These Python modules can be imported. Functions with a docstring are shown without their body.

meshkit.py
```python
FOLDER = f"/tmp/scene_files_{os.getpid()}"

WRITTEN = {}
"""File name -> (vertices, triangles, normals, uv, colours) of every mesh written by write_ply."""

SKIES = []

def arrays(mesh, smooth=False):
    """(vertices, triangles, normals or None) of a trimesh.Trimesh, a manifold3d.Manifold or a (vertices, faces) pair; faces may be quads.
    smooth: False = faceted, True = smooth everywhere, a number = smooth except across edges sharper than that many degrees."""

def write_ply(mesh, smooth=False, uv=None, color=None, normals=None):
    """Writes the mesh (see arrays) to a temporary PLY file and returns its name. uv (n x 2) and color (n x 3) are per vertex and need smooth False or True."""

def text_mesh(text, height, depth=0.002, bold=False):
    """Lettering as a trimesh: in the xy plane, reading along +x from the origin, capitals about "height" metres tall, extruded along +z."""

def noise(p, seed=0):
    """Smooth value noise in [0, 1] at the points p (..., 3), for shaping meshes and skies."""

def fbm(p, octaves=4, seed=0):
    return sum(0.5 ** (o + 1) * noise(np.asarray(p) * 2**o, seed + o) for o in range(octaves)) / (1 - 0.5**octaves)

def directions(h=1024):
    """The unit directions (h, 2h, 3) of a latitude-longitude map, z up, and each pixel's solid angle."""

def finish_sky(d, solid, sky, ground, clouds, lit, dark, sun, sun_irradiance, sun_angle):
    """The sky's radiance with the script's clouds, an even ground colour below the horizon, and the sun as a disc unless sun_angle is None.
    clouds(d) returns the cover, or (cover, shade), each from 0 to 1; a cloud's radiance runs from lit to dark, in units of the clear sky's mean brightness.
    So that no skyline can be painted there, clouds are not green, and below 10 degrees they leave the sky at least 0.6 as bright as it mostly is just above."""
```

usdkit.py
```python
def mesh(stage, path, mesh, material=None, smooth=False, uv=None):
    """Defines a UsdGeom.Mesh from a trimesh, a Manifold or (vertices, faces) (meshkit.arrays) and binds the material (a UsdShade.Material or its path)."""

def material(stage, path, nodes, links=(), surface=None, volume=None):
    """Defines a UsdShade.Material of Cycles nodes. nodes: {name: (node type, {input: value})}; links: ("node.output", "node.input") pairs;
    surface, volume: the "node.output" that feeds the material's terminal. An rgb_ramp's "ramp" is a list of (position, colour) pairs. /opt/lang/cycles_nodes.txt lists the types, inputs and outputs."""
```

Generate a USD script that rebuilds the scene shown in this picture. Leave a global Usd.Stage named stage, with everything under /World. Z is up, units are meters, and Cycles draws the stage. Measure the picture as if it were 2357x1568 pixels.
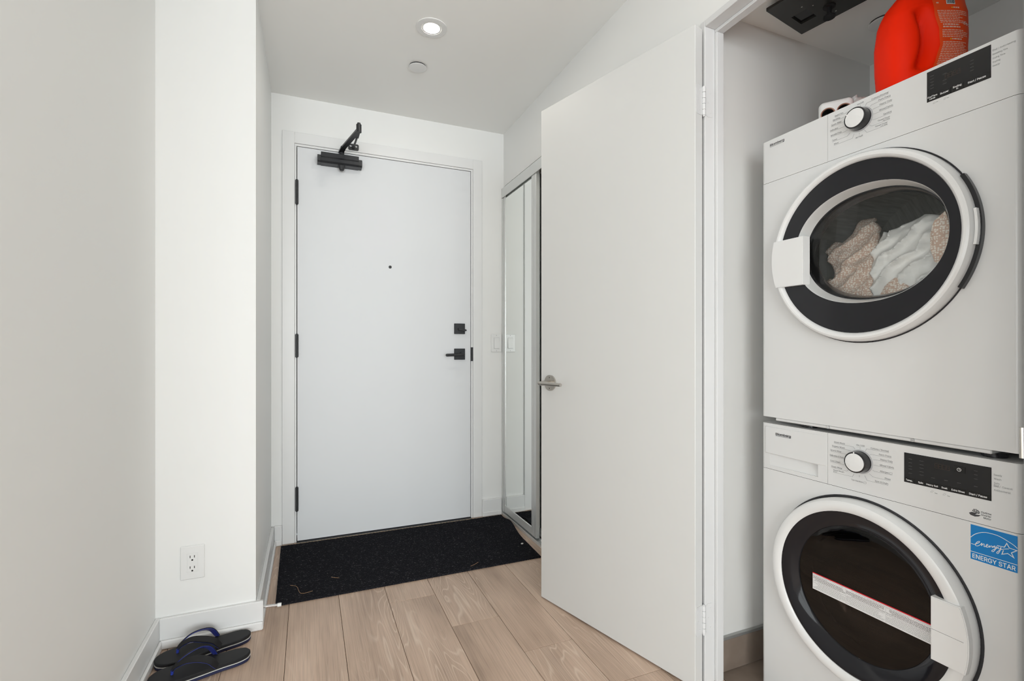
import math, random
import numpy as np, trimesh, shapely, usdkit, meshkit
import manifold3d as m3
from shapely.geometry import Polygon, LineString, Point, box as sbox
from shapely.ops import unary_union
from scipy.spatial import Delaunay
from pxr import Usd, UsdGeom, UsdLux, Gf, Sdf

stage = Usd.Stage.CreateInMemory()
UsdGeom.SetStageUpAxis(stage, UsdGeom.Tokens.z)
UsdGeom.SetStageMetersPerUnit(stage, 1.0)
UsdGeom.Xform.Define(stage, '/World')
UsdGeom.Scope.Define(stage, '/World/Looks')
rng = np.random.default_rng(7)

# ------------------------------------------------------------------ camera
cam = UsdGeom.Camera.Define(stage, '/World/camera')
cx = UsdGeom.Xformable(cam)
cx.AddTranslateOp().Set(Gf.Vec3d(0, 0, 1.05))
cx.AddRotateXYZOp().Set(Gf.Vec3f(90, 0, -22.7))
cam.CreateHorizontalApertureAttr(36.0)
cam.CreateVerticalApertureAttr(36.0 * 1568 / 2357)
cam.CreateFocalLengthAttr(17.137)
cam.CreateVerticalApertureOffsetAttr(0.2444)
cam.CreateClippingRangeAttr(Gf.Vec2f(0.02, 100))
cam.CreateExposureAttr(0.0)

# ------------------------------------------------------------------ light
WINDOW_POWER, SIDE_POWER, SKY_POWER = 9.7, 2.8, 0.45
dome = UsdLux.DomeLight.Define(stage, '/World/sky')
dome.CreateIntensityAttr(SKY_POWER); dome.CreateColorAttr(Gf.Vec3f(0.86, 0.93, 1.0))
win = UsdLux.RectLight.Define(stage, '/World/window_daylight')   # daylight behind the rear window
win.CreateWidthAttr(5.2); win.CreateHeightAttr(2.1)
win.CreateIntensityAttr(WINDOW_POWER); win.CreateColorAttr(Gf.Vec3f(0.955, 0.985, 1.02))
wx = UsdGeom.Xformable(win)
wx.AddTranslateOp().Set(Gf.Vec3d(-0.2, -4.34, 1.25))
wx.AddRotateXYZOp().Set(Gf.Vec3f(90, 0, 0))                    # emits towards +y

side = UsdLux.RectLight.Define(stage, '/World/added_side_light')    # added light behind an invented side window, brightens the dryer side
side.CreateWidthAttr(3.3); side.CreateHeightAttr(2.1)
side.CreateIntensityAttr(SIDE_POWER); side.CreateColorAttr(Gf.Vec3f(0.96, 0.985, 1.0))
sx = UsdGeom.Xformable(side)
sx.AddTranslateOp().Set(Gf.Vec3d(-3.16, -1.4, 1.25))
sx.AddRotateXYZOp().Set(Gf.Vec3f(90, 0, -90))                    # emits towards +x

# ------------------------------------------------------------------ materials
def mat(name, nodes, links=(), surface='p.BSDF'):
    return usdkit.material(stage, '/World/Looks/' + name, nodes, links, surface=surface)
def plain(name, c, rough=0.5, metal=0.0, **kw):
    return mat(name, {'p': ('principled_bsdf', dict(base_color=c, roughness=rough, metallic=metal, **kw))})
def paint(name, c, rough, bump=0.02, scale=260):
    return mat(name, {'g': ('geometry', {}), 'n': ('noise_texture', dict(scale=scale, detail=2.0)), 'b': ('bump', dict(strength=bump, distance=0.001)),
                      'p': ('principled_bsdf', dict(base_color=c, roughness=rough))},
               [('g.position', 'n.vector'), ('n.fac', 'b.height'), ('b.normal', 'p.normal')])
M = {}
M['wall'] = paint('wall_paint', (0.84, 0.84, 0.825), 0.6, 0.05)
M['ceiling'] = paint('ceiling_paint', (0.93, 0.93, 0.91), 0.8, 0.05)
M['trim'] = paint('trim_paint', (0.79, 0.79, 0.785), 0.38, 0.02, 90)
M['door'] = paint('door_paint', (0.715, 0.727, 0.742), 0.5, 0.02, 120)
M['frame'] = paint('dimmed_frame_paint', (0.69, 0.69, 0.69), 0.4, 0.02, 90)  # white trim paint darkened in colour to offset strong light on the jambs
M['closet_wall'] = paint('shaded_wall_paint', (0.77, 0.765, 0.745), 0.6, 0.05)  # same wall paint, its colour lowered to stand in for closet shade
M['laundry_door'] = paint('dimmed_door_paint', (0.675, 0.675, 0.662), 0.5, 0.02, 120)  # same white door paint, dimmed in colour against the strong light there
M['white_plastic'] = plain('white_plastic', (0.80, 0.80, 0.79), 0.3)
M['appliance'] = plain('appliance_enamel', (0.735, 0.735, 0.73), 0.22)
M['appliance_ring'] = plain('appliance_ring_plastic', (0.80, 0.80, 0.795), 0.16)
M['gap_dark'] = plain('dark_gap', (0.03, 0.03, 0.033), 0.7)
M['gray_plastic'] = plain('gray_plastic', (0.42, 0.42, 0.43), 0.3)
M['pale_plastic'] = plain('pale_gloss_plastic', (0.62, 0.62, 0.61), 0.12)
M['gloss_black'] = plain('gloss_black', (0.012, 0.012, 0.014), 0.09)
M['black_ring'] = plain('black_ring_gloss', (0.013, 0.013, 0.016), 0.07, specular_ior_level=0.35)
M['display'] = plain('display_glass', (0.012, 0.012, 0.013), 0.12)
M['button_black'] = plain('button_black', (0.006, 0.006, 0.006), 0.3)
M['ghost'] = plain('ghost_print', (0.06, 0.06, 0.06), 0.3)
M['ghost_amber'] = plain('ghost_amber', (0.045, 0.03, 0.022), 0.3)
M['print_gray'] = plain('print_gray', (0.30, 0.30, 0.305), 0.5)
M['print_label'] = plain('print_label', (0.16, 0.16, 0.165), 0.5)
M['print_dark'] = plain('print_dark', (0.05, 0.05, 0.055), 0.45)
M['print_pale'] = plain('print_pale', (0.40, 0.40, 0.40), 0.5)
M['print_white'] = plain('print_white', (0.80, 0.80, 0.80), 0.5)
M['black_metal'] = mat('black_metal', {'n': ('noise_texture', dict(scale=700.0, detail=1.0)), 'g': ('geometry', {}), 'b': ('bump', dict(strength=0.05, distance=0.0005)),
    'p': ('principled_bsdf', dict(base_color=(0.018, 0.019, 0.021), roughness=0.42))}, [('g.position', 'n.vector'), ('n.fac', 'b.height'), ('b.normal', 'p.normal')])
M['closer_metal'] = plain('closer_metal', (0.022, 0.023, 0.026), 0.36, 0.3)
M['bronze'] = plain('dark_bronze', (0.045, 0.028, 0.022), 0.4, 0.3)
M['nickel'] = plain('satin_nickel', (0.56, 0.53, 0.49), 0.28, 1.0)
M['aluminium'] = plain('brushed_aluminium', (0.70, 0.71, 0.70), 0.38, 0.4)
M['chrome'] = plain('chrome', (0.75, 0.75, 0.76), 0.12, 1.0)
M['mirror'] = plain('mirror_silver', (0.90, 0.925, 0.91), 0.015, 1.0)
M['drum'] = mat('drum_steel', {'g': ('geometry', {}), 'm': ('mapping', dict(scale=(3.0, 40.0, 3.0))), 'n': ('noise_texture', dict(scale=4.0, detail=3.0)),
    'r': ('rgb_ramp', dict(ramp=[(0.3, (0.40, 0.41, 0.385)), (0.7, (0.58, 0.59, 0.56))])), 'p': ('principled_bsdf', dict(roughness=0.38, metallic=0.6))},
    [('g.position', 'm.vector'), ('m.vector', 'n.vector'), ('n.fac', 'r.fac'), ('r.color', 'p.base_color')])
M['washer_drum'] = mat('washer_drum', {'g': ('geometry', {}), 'n': ('noise_texture', dict(scale=9.0, detail=4.0, distortion=1.5)),
    'r': ('rgb_ramp', dict(ramp=[(0.35, (0.02, 0.014, 0.011)), (0.62, (0.07, 0.05, 0.04)), (0.8, (0.16, 0.13, 0.11))])), 'p': ('principled_bsdf', dict(roughness=0.45))},
    [('g.position', 'n.vector'), ('n.fac', 'r.fac'), ('r.color', 'p.base_color')])  # drum metal coloured dark brown to stand for the darkness inside
def glass(name, tint, ior=1.45):
    return mat(name, {'t': ('transparent_bsdf', dict(color=tint)), 'g': ('glossy_bsdf', dict(color=(1, 1, 1), roughness=0.02)), 'f': ('fresnel', dict(IOR=ior)), 'm': ('mix_closure', {})},
               [('f.fac', 'm.fac'), ('t.BSDF', 'm.closure1'), ('g.BSDF', 'm.closure2')], surface='m.closure')
M['clear_glass'] = glass('clear_glass', (0.97, 0.98, 0.97))
M['smoked_glass'] = glass('smoked_glass', (0.42, 0.34, 0.30))
M['tile'] = mat('closet_tile', {'g': ('geometry', {}), 'n': ('noise_texture', dict(scale=14.0, detail=4.0)), 'r': ('rgb_ramp', dict(ramp=[(0.3, (0.20, 0.155, 0.125)), (0.7, (0.27, 0.215, 0.175))])),
    'p': ('principled_bsdf', dict(roughness=0.4))}, [('g.position', 'n.vector'), ('n.fac', 'r.fac'), ('r.color', 'p.base_color')])
M['grout'] = plain('grout', (0.22, 0.19, 0.17), 0.8)
M['metal_trim'] = plain('tile_trim_metal', (0.42, 0.42, 0.41), 0.35, 0.6)
M['brass'] = plain('threshold_edge', (0.55, 0.42, 0.28), 0.35, 0.6)
M['energy_blue'] = plain('sticker_blue', (0.0, 0.205, 0.56), 0.35)
M['sticker_white'] = plain('sticker_white', (0.78, 0.78, 0.78), 0.4)
M['sticker_red'] = plain('sticker_red', (0.60, 0.015, 0.03), 0.4)
M['jug'] = mat('jug_red', {'p': ('principled_bsdf', dict(base_color=(0.95, 0.022, 0.001), roughness=0.5, specular_ior_level=0.12))})
M['jug_label'] = plain('jug_label', (0.85, 0.075, 0.010), 0.42, specular_ior_level=0.3)
M['label_print'] = plain('label_print', (0.82, 0.50, 0.40), 0.5)
M['yellow'] = plain('warning_yellow', (0.75, 0.55, 0.02), 0.5)
M['cap'] = plain('jug_cap', (0.62, 0.58, 0.54), 0.35)
M['wrap'] = plain('white_wrap', (0.76, 0.76, 0.75), 0.25)
M['wrap_pink'] = plain('pinkish_film', (0.74, 0.68, 0.67), 0.25)
M['copper'] = plain('copper_rim', (0.52, 0.30, 0.22), 0.35, 0.5)
M['dark_hole'] = plain('dark_hole', (0.012, 0.010, 0.009), 0.5)
M['panel_black'] = plain('panel_black', (0.022, 0.022, 0.020), 0.22)
M['rubber_black'] = plain('black_rubber', (0.013, 0.013, 0.0145), 0.6, specular_ior_level=0.3)
M['rubber_blue'] = plain('blue_rubber', (0.025, 0.045, 0.31), 0.32)
M['navy'] = plain('navy_sole', (0.012, 0.016, 0.06), 0.5)
M['stripe'] = plain('white_stripe', (0.72, 0.70, 0.66), 0.5)
M['straw'] = plain('straw', (0.33, 0.19, 0.09), 0.6)
M['lamp_glow'] = mat('lamp_glow', {'e': ('emission', dict(color=(1.0, 0.95, 0.86), strength=190.0))}, surface='e.emission')
M['mat'] = mat('mat_fibre', {'g': ('geometry', {}), 'm': ('mapping', dict(scale=(140.0, 420.0, 420.0))), 'n': ('noise_texture', dict(scale=1.0, detail=1.0)), 'n2': ('noise_texture', dict(scale=5.0, detail=2.0)),
    'r': ('rgb_ramp', dict(ramp=[(0.0, (0.009, 0.009, 0.011)), (0.60, (0.012, 0.012, 0.015)), (0.72, (0.05, 0.05, 0.055)), (0.82, (0.20, 0.19, 0.18))])),
    'p': ('principled_bsdf', dict(roughness=0.95, specular_ior_level=0.1))},
    [('g.position', 'm.vector'), ('m.vector', 'n.vector'), ('n.fac', 'r.fac'), ('r.color', 'p.base_color')])
def wood(name, off):
    """cerused oak plank: long grain along y, cathedral rings with pale lime lines, per-plank offset"""
    return mat(name, {
        'g': ('geometry', {}), 'o': ('vector_math', dict(math_type='add', vector2=off)),
        'm1': ('mapping', dict(scale=(10.0, 0.95, 1.0))), 'n1': ('noise_texture', dict(scale=1.0, detail=1.5, roughness=0.45, distortion=0.5)),
        'k': ('math', dict(math_type='multiply', value2=25.0)), 'fr': ('math', dict(math_type='pingpong', value2=0.5)),
        'lr': ('rgb_ramp', dict(ramp=[(0.0, (1, 1, 1)), (0.06, (0.6, 0.6, 0.6)), (0.15, (0, 0, 0)), (1.0, (0, 0, 0))])),
        'm2': ('mapping', dict(scale=(3.6, 1.1, 1.0), location=(3.1, 1.7, 0))), 'n2': ('noise_texture', dict(scale=1.0, detail=1.0)),
        'mr': ('rgb_ramp', dict(ramp=[(0.44, (0, 0, 0)), (0.62, (1, 1, 1))])),
        'mk': ('mix', dict(mix_type='multiply', fac=1.0)),
        'm3': ('mapping', dict(scale=(210.0, 4.0, 1.0))), 'n3': ('noise_texture', dict(scale=1.0, detail=3.0, roughness=0.6)),
        'm4': ('mapping', dict(scale=(9.0, 1.6, 1.0), location=(9.0, 4.0, 0))), 'n4': ('noise_texture', dict(scale=1.0, detail=3.0, roughness=0.55)),
        'c4': ('rgb_ramp', dict(ramp=[(0.28, (0.33, 0.235, 0.175)), (0.45, (0.47, 0.340, 0.258)), (0.62, (0.56, 0.412, 0.316)), (0.8, (0.62, 0.465, 0.365))])),
        'c3': ('rgb_ramp', dict(ramp=[(0.30, (0.90, 0.885, 0.87)), (0.52, (1.10, 1.095, 1.09)), (0.72, (1.18, 1.175, 1.17))])),
        'mx': ('mix', dict(mix_type='multiply', fac=1.0)),
        'lt': ('mix', dict(mix_type='mix', color2=(0.80, 0.66, 0.54))), 'lf': ('math', dict(math_type='multiply', value2=0.55)),
        'b': ('bump', dict(strength=0.12, distance=0.0006)),
        'p': ('principled_bsdf', dict(roughness=0.42))},
        [('g.position', 'o.vector1'), ('o.vector', 'm1.vector'), ('m1.vector', 'n1.vector'), ('n1.fac', 'k.value1'), ('k.value', 'fr.value1'), ('fr.value', 'lr.fac'),
         ('o.vector', 'm2.vector'), ('m2.vector', 'n2.vector'), ('n2.fac', 'mr.fac'), ('lr.color', 'mk.color1'), ('mr.color', 'mk.color2'),
         ('o.vector', 'm3.vector'), ('m3.vector', 'n3.vector'), ('n3.fac', 'c3.fac'), ('o.vector', 'm4.vector'), ('m4.vector', 'n4.vector'), ('n4.fac', 'c4.fac'),
         ('c4.color', 'mx.color1'), ('c3.color', 'mx.color2'), ('mx.color', 'lt.color1'), ('mk.color', 'lf.value1'), ('lf.value', 'lt.fac'),
         ('lt.color', 'p.base_color'), ('n3.fac', 'b.height'), ('b.normal', 'p.normal')])
WOODS = [wood('oak_plank_%s' % w, o) for w, o in zip(('amber', 'ash', 'bark', 'clay', 'dune', 'earth', 'fawn', 'grain'),
         [(0.3, 2.2, 0), (3.7, 11.1, 2.0), (9.4, 5.6, 4.2), (14.3, 21.8, 1.0), (22.8, 8.4, 7.7), (31.1, 17.5, 3.3), (40.6, 29.3, 6.1), (47.9, 3.9, 9.9)])]
def cloth_print(name, ground, spot):
    return mat(name, {'g': ('texture_coordinate', {}), 'm': ('mapping', dict(scale=(1.0, 1.0, 1.0))),
        'v': ('voronoi_texture', dict(dimensions='3D', metric='chebychev', feature='f1', scale=185.0, randomness=0.5)),
        'r': ('rgb_ramp', dict(ramp=[(0.0, (1, 1, 1)), (0.34, (1, 1, 1)), (0.40, (0, 0, 0)), (1.0, (0, 0, 0))])),
        'x': ('mix', dict(mix_type='mix', color1=ground, color2=spot)), 'p': ('principled_bsdf', dict(roughness=0.8))},
        [('g.object', 'm.vector'), ('m.vector', 'v.vector'), ('v.distance', 'r.fac'), ('r.color', 'x.fac'), ('x.color', 'p.base_color')])
M['cloth_brown'] = cloth_print('cloth_brown_print', (0.70, 0.50, 0.40), (0.94, 0.85, 0.77))
M['cloth_white'] = plain('cloth_white', (0.93, 0.91, 0.89), 0.8)

# ------------------------------------------------------------------ scene-graph helpers
COUNT = {}
def numbered(path):
    n = COUNT.get(path, 0); COUNT[path] = n + 1
    return path if n == 0 else '%s_%03d' % (path, n)
def tag(prim, label=None, cat=None, group=None, kind=None):
    for k, v in (('label', label), ('category', cat), ('group', group), ('kind', kind)):
        if v: prim.SetCustomDataByKey(k, v)
    return prim
def thing(name, label, cat, loc=(0, 0, 0), rotz=0.0, group=None, kind=None):
    x = UsdGeom.Xform.Define(stage, numbered('/World/' + name))
    x.AddTranslateOp().Set(Gf.Vec3d(*map(float, loc)))
    if rotz: x.AddRotateZOp().Set(float(rotz))
    return tag(x.GetPrim(), label, cat, group, kind)
def part(parent, name, mesh, m, smooth=30, label=None, kind=None):
    path = numbered('%s/%s' % (parent.GetPath(), name))
    g = usdkit.mesh(stage, path, mesh, M[m] if isinstance(m, str) else m, smooth=smooth)
    return tag(g.GetPrim(), label, kind=kind)
def solid(name, mesh, m, label, cat, kind='structure', smooth=30, group=None):
    g = usdkit.mesh(stage, numbered('/World/' + name), mesh, M[m] if isinstance(m, str) else m, smooth=smooth)
    return tag(g.GetPrim(), label, cat, group, kind)

# ------------------------------------------------------------------ mesh helpers
def cat(*ms):
    L = []
    for m in ms:
        v, f, _ = meshkit.arrays(m)
        L.append(trimesh.Trimesh(v, f, process=False))
    return trimesh.util.concatenate(L)
def bx(x0, x1, y0, y1, z0, z1, c=0.0):
    """box with chamfered edges"""
    lo, hi = np.array([x0, y0, z0], float), np.array([x1, y1, z1], float)
    if c <= 0:
        return trimesh.creation.box(extents=hi - lo, transform=trimesh.transformations.translation_matrix((lo + hi) / 2))
    c = min(c, 0.45 * (hi - lo).min()); P = []
    for i in np.ndindex(2, 2, 2):
        p = np.where(np.array(i) == 0, lo, hi); s = np.where(np.array(i) == 0, 1, -1) * c
        for k in range(3):
            q = p + s; q[k] = p[k]; P.append(q)
    return trimesh.convex.convex_hull(np.array(P))
def rbx(x0, x1, y0, y1, z0, z1, r, n=12):
    """box rounded by spheres"""
    s = m3.Manifold.sphere(r, n)
    L = [s.translate((x, y, z)) for x in (x0 + r, x1 - r) for y in (y0 + r, y1 - r) for z in (z0 + r, z1 - r)]
    return m3.Manifold.batch_hull(L)
def man(m):
    v, f, _ = meshkit.arrays(m)
    return m3.Manifold(m3.Mesh(np.asarray(v, np.float32), np.asarray(f, np.uint32)))
def cyl(p, q, r, n=24, r2=None):
    p, q = np.array(p, float), np.array(q, float)
    h = np.linalg.norm(q - p)
    m = m3.Manifold.cylinder(h, r, r if r2 is None else r2, n)
    T = trimesh.geometry.align_vectors([0, 0, 1], (q - p) / h); T[:3, 3] = p
    v, f, _ = meshkit.arrays(m)
    t = trimesh.Trimesh(v, f, process=False); t.apply_transform(T); return t
def tube(pts, r, n=10):
    pts = np.array(pts, float); V, F = [], []
    t = np.gradient(pts, axis=0); t /= np.linalg.norm(t, axis=1, keepdims=True)
    u = np.cross(t[0], [0.13, 0.31, 0.94]); u /= np.linalg.norm(u)
    rr = np.broadcast_to(r, len(pts))
    for i in range(len(pts)):
        u = u - t[i] * (u @ t[i]); u /= np.linalg.norm(u); w = np.cross(t[i], u)
        a = np.arange(n) / n * 2 * np.pi
        V.append(pts[i] + rr[i] * (np.cos(a)[:, None] * u + np.sin(a)[:, None] * w))
    V.append(pts[:1]); V.append(pts[-1:])
    m = len(pts)
    for i in range(m - 1):
        for k in range(n):
            a, b = i * n + k, i * n + (k + 1) % n
            F += [[a, b, b + n], [a, b + n, a + n]]
    for k in range(n):
        F += [[m * n, (k + 1) % n, k], [m * n + 1, (m - 1) * n + k, (m - 1) * n + (k + 1) % n]]
    return trimesh.Trimesh(np.vstack(V), F, process=False)
def strip(rings, wrap=True):
    """skin between successive rings of points"""
    m, n = len(rings), len(rings[0]); V = np.vstack(rings); F = []
    for i in range(m - 1):
        for k in range(n if wrap else n - 1):
            a, b = i * n + k, i * n + (k + 1) % n
            F += [[a, b, b + n], [a, b + n, a + n]]
    return trimesh.Trimesh(V, F, process=False)
def oval(a, b, d, cs, cz, n=112, p=2.0):
    t = np.arange(n) / n * 2 * np.pi
    c, s = np.cos(t), np.sin(t)
    return np.stack([cs + a * np.sign(c) * np.abs(c) ** (2 / p), np.full(n, -d), cz + b * np.sign(s) * np.abs(s) ** (2 / p)], 1)
def lathe(profile, cs, cz, n=112, cap0=False, cap1=False):
    """profile of (radius, protrusion towards the viewer) about the machine's front normal"""
    rings = [oval(r, r, d, cs, cz, n) for r, d in profile]
    if cap0: rings.insert(0, np.repeat(rings[0].mean(0)[None], n, 0))
    if cap1: rings.append(np.repeat(rings[-1].mean(0)[None], n, 0))
    return strip(rings)
def ovalloft(L, n=112, cap1=False):
    rings = [oval(*q[:5], n=n, p=q[5] if len(q) > 5 else 2.0) for q in L]
    if cap1: rings.append(np.repeat(rings[-1].mean(0)[None], n, 0))
    return strip(rings)
def sector(r0, r1, d0, d1, a0, a1, cs, cz, n=28):
    t = np.radians(np.linspace(a0, a1, n)); R = []
    for r, d in ((r0, d0), (r0, d1), (r1, d1), (r1, d0), (r0, d0)):
        R.append(np.stack([cs + r * np.cos(t), np.full(n, -d), cz + r * np.sin(t)], 1))
    m = strip(R, wrap=False)
    caps = trimesh.Trimesh(np.vstack([[R[k][0] for k in range(4)], [R[k][-1] for k in range(4)]]), [[0, 1, 2], [0, 2, 3], [4, 6, 5], [4, 7, 6]], process=False)
    return cat(m, caps)
def extrude(poly, d0, d1):
    """polygon in (s, z) -> solid on the machine's front between protrusions d0 < d1"""
    L = []
    for g in getattr(poly, 'geoms', [poly]):
        if g.is_empty or g.geom_type != 'Polygon': continue
        L.append(trimesh.creation.extrude_polygon(g, d1 - d0, engine='earcut'))
    m = trimesh.util.concatenate(L)
    v = m.vertices.copy()
    m.vertices = np.stack([v[:, 0], -(d0 + v[:, 2]), v[:, 1]], 1)
    return m
_T = {}
def text(s, s0, z0, h, d, s1=None, align='l', bold=False, t=0.0003, slant=0.0):
    """lettering on the front plane, capitals h tall, baseline z0, from s0 (to s1)"""
    if (s, bold) not in _T: _T[s, bold] = meshkit.text_mesh(s, 1.0, 1.0, bold)
    m = _T[s, bold].copy(); v = m.vertices.copy()
    w = v[:, 0].max() - v[:, 0].min(); v[:, 0] -= v[:, 0].min()
    k = (s1 - s0) / w if s1 is not None else h * 0.92
    v[:, 0] *= k
    if s1 is None and align == 'c': v[:, 0] -= w * k / 2
    if s1 is None and align == 'r': v[:, 0] -= w * k
    m.vertices = np.stack([s0 + v[:, 0] + slant * v[:, 1] * h, -(d + v[:, 2] * t), z0 + v[:, 1] * h], 1)
    return m
def line(pts, w, d, t=0.00025):
    return extrude(LineString(pts).buffer(w / 2, cap_style=2, join_style=1), d, d + t)
def spline(P, k=6):
    P = np.array(P, float); Q = np.vstack([2 * P[0] - P[1], P, 2 * P[-1] - P[-2]]); out = []
    for i in range(1, len(Q) - 2):
        for u in np.arange(k) / k:
            a, b, c, e = Q[i - 1], Q[i], Q[i + 1], Q[i + 2]
            out.append(0.5 * (2 * b + (c - a) * u + (2 * a - 5 * b + 4 * c - e) * u * u + (-a + 3 * b - 3 * c + e) * u ** 3))
    return np.vstack(out + [P[-1]])

# ================================================================== THE SETTING
H = 2.40                      # ceiling
XL, XP, XR = -0.492, -0.180, 1.143
YP, YB, YREAR = 2.050, 2.870, -4.2
XRR, XLL, YW = 3.1, -3.0, 0.62   # side walls of the living space behind the camera, and where the hall's left wall ends

# floor of planks
floor = thing('floor', 'greige oak plank floor running from the living space to the entry door', 'floor', kind='structure')
part(floor, 'subfloor', cat(bx(-0.7, 1.213, YREAR - 0.1, 2.95, -0.06, -0.0075), bx(1.213, XRR + 0.1, YREAR - 0.1, -0.6, -0.06, -0.0075), bx(XLL - .1, -0.7, YREAR - 0.1, YW, -0.06, -0.0075)), 'gap_dark', smooth=False)
LANES = [-0.6395, -0.45, -0.2605, -0.071, 0.119, 0.308, 0.4985, 0.688, 0.877, 1.066, 1.2555]
FIRST = [2.20, 1.70, 2.45, 1.35, 2.298, 2.038, 1.777, 1.535, 1.28, 2.08]
k = 0
for i in range(len(LANES) - 1):
    xa, xb = LANES[i] + 0.0007, min(LANES[i + 1], 1.213) - 0.0007
    ys = sorted([FIRST[i] + 1.22 * j for j in range(-5, 3)])
    ys = [YREAR] + [y for y in ys if YREAR + 0.05 < y < 2.9] + [2.905]
    for a, b in zip(ys[:-1], ys[1:]):
        if xb - xa < 0.02: continue
        part(floor, 'plank', bx(xa, xb, a + 0.0006, b - 0.0006, -0.0075, 0, 0.0009), WOODS[(i * 3 + k * 5 + (i * i) % 7) % 8], smooth=False); k += 1
part(floor, 'plank_field', cat(bx(1.2145, XRR, YREAR, -0.6, -0.0075, 0), bx(XLL, -0.6405, YREAR, YW, -0.0075, 0)), WOODS[2], smooth=False, kind='stuff')

# ceiling, walls
solid('ceiling', bx(XLL - 0.1, XRR + 0.1, YREAR - 0.1, 3.05, H, H + 0.1), 'ceiling', 'smooth white ceiling over the entry hall', 'ceiling', smooth=False)
solid('wall_left', bx(XL - 0.12, XL, YW, YP + 0.01, 0, H), 'wall', 'plain white wall filling the left edge of the photo', 'wall', smooth=False)
solid('wall_left_return', bx(XL - 0.12, XP, YP, YB, 0, H), 'wall', 'bright white projecting wall with the electrical outlet', 'wall', smooth=False)
wb = man(bx(XP - 0.02, XR + 0.12, YB, YB + 0.13, 0, H)) - man(bx(-0.062, 0.929, YB - 0.1, YB + 0.2, -0.1, 2.136))
solid('wall_back', wb, 'wall', 'white end wall around the entry door', 'wall', smooth=False)
solid('door_gap_backing', bx(-0.4, 1.3, YB + 0.135, YB + 0.16, 0, H), 'gap_dark', 'added dark sheet behind the entry door for the shade in its gaps', 'wall', smooth=False)  # dark sheet, its colour supplies the shade seen through the door gap
wr = man(bx(XR, XR + 0.07, -0.6, YB, 0, H)) - man(bx(XR - 0.1, XR + 0.2, 0.421, 1.188, -0.1, 2.07)) - man(bx(XR - 0.1, XR + 0.2, 1.95, 2.862, -0.1, 2.068))
solid('wall_right', wr, 'wall', 'white right hand wall above the laundry opening and mirrored closet', 'wall', smooth=False)
solid('wall_rear', man(bx(XLL, XRR, YREAR - 0.1, YREAR, 0, H)) - man(bx(-2.7, 2.3, YREAR - 0.2, YREAR + 0.1, 0.25, 2.28)), 'wall', 'white wall behind the viewer holding the window', 'wall', smooth=False)
solid('wall_living_right', bx(XRR, XRR + 0.1, YREAR - 0.1, -0.6, 0, H), 'wall', 'white far wall of the living space behind the viewer', 'wall', smooth=False)
solid('wall_living_left', cat(man(bx(XLL - 0.1, XLL, YREAR - 0.1, YW + 0.1, 0, H)) - man(bx(XLL - .2, XLL + .1, -3.0, 0.2, 0.25, 2.28)), bx(XLL, XL - 0.12, YW, YW + 0.1, 0, H)), 'wall', 'white walls of the living space behind the viewer to the left', 'wall', smooth=False)
solid('wall_living_front', bx(XR + 0.07, XRR, -0.6, -0.5, 0, H), 'wall', 'white partition backing onto the laundry closet', 'wall', smooth=False)
w1 = thing('window_1', 'large white framed window behind the viewer', 'window', (-0.2, YREAR - 0.05, 0), kind='structure')
WX = [-2.47, -1.25, 0.0, 1.25, 2.47]
part(w1, 'window_frame', cat(bx(-2.5, 2.5, -0.03, 0.03, 0.25, 0.31, .004), bx(-2.5, 2.5, -0.03, 0.03, 2.22, 2.28, .004), *[bx(x - .03, x + .03, -0.03, 0.03, 0.31, 2.22, .004) for x in WX]), 'trim', smooth=False)
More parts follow.
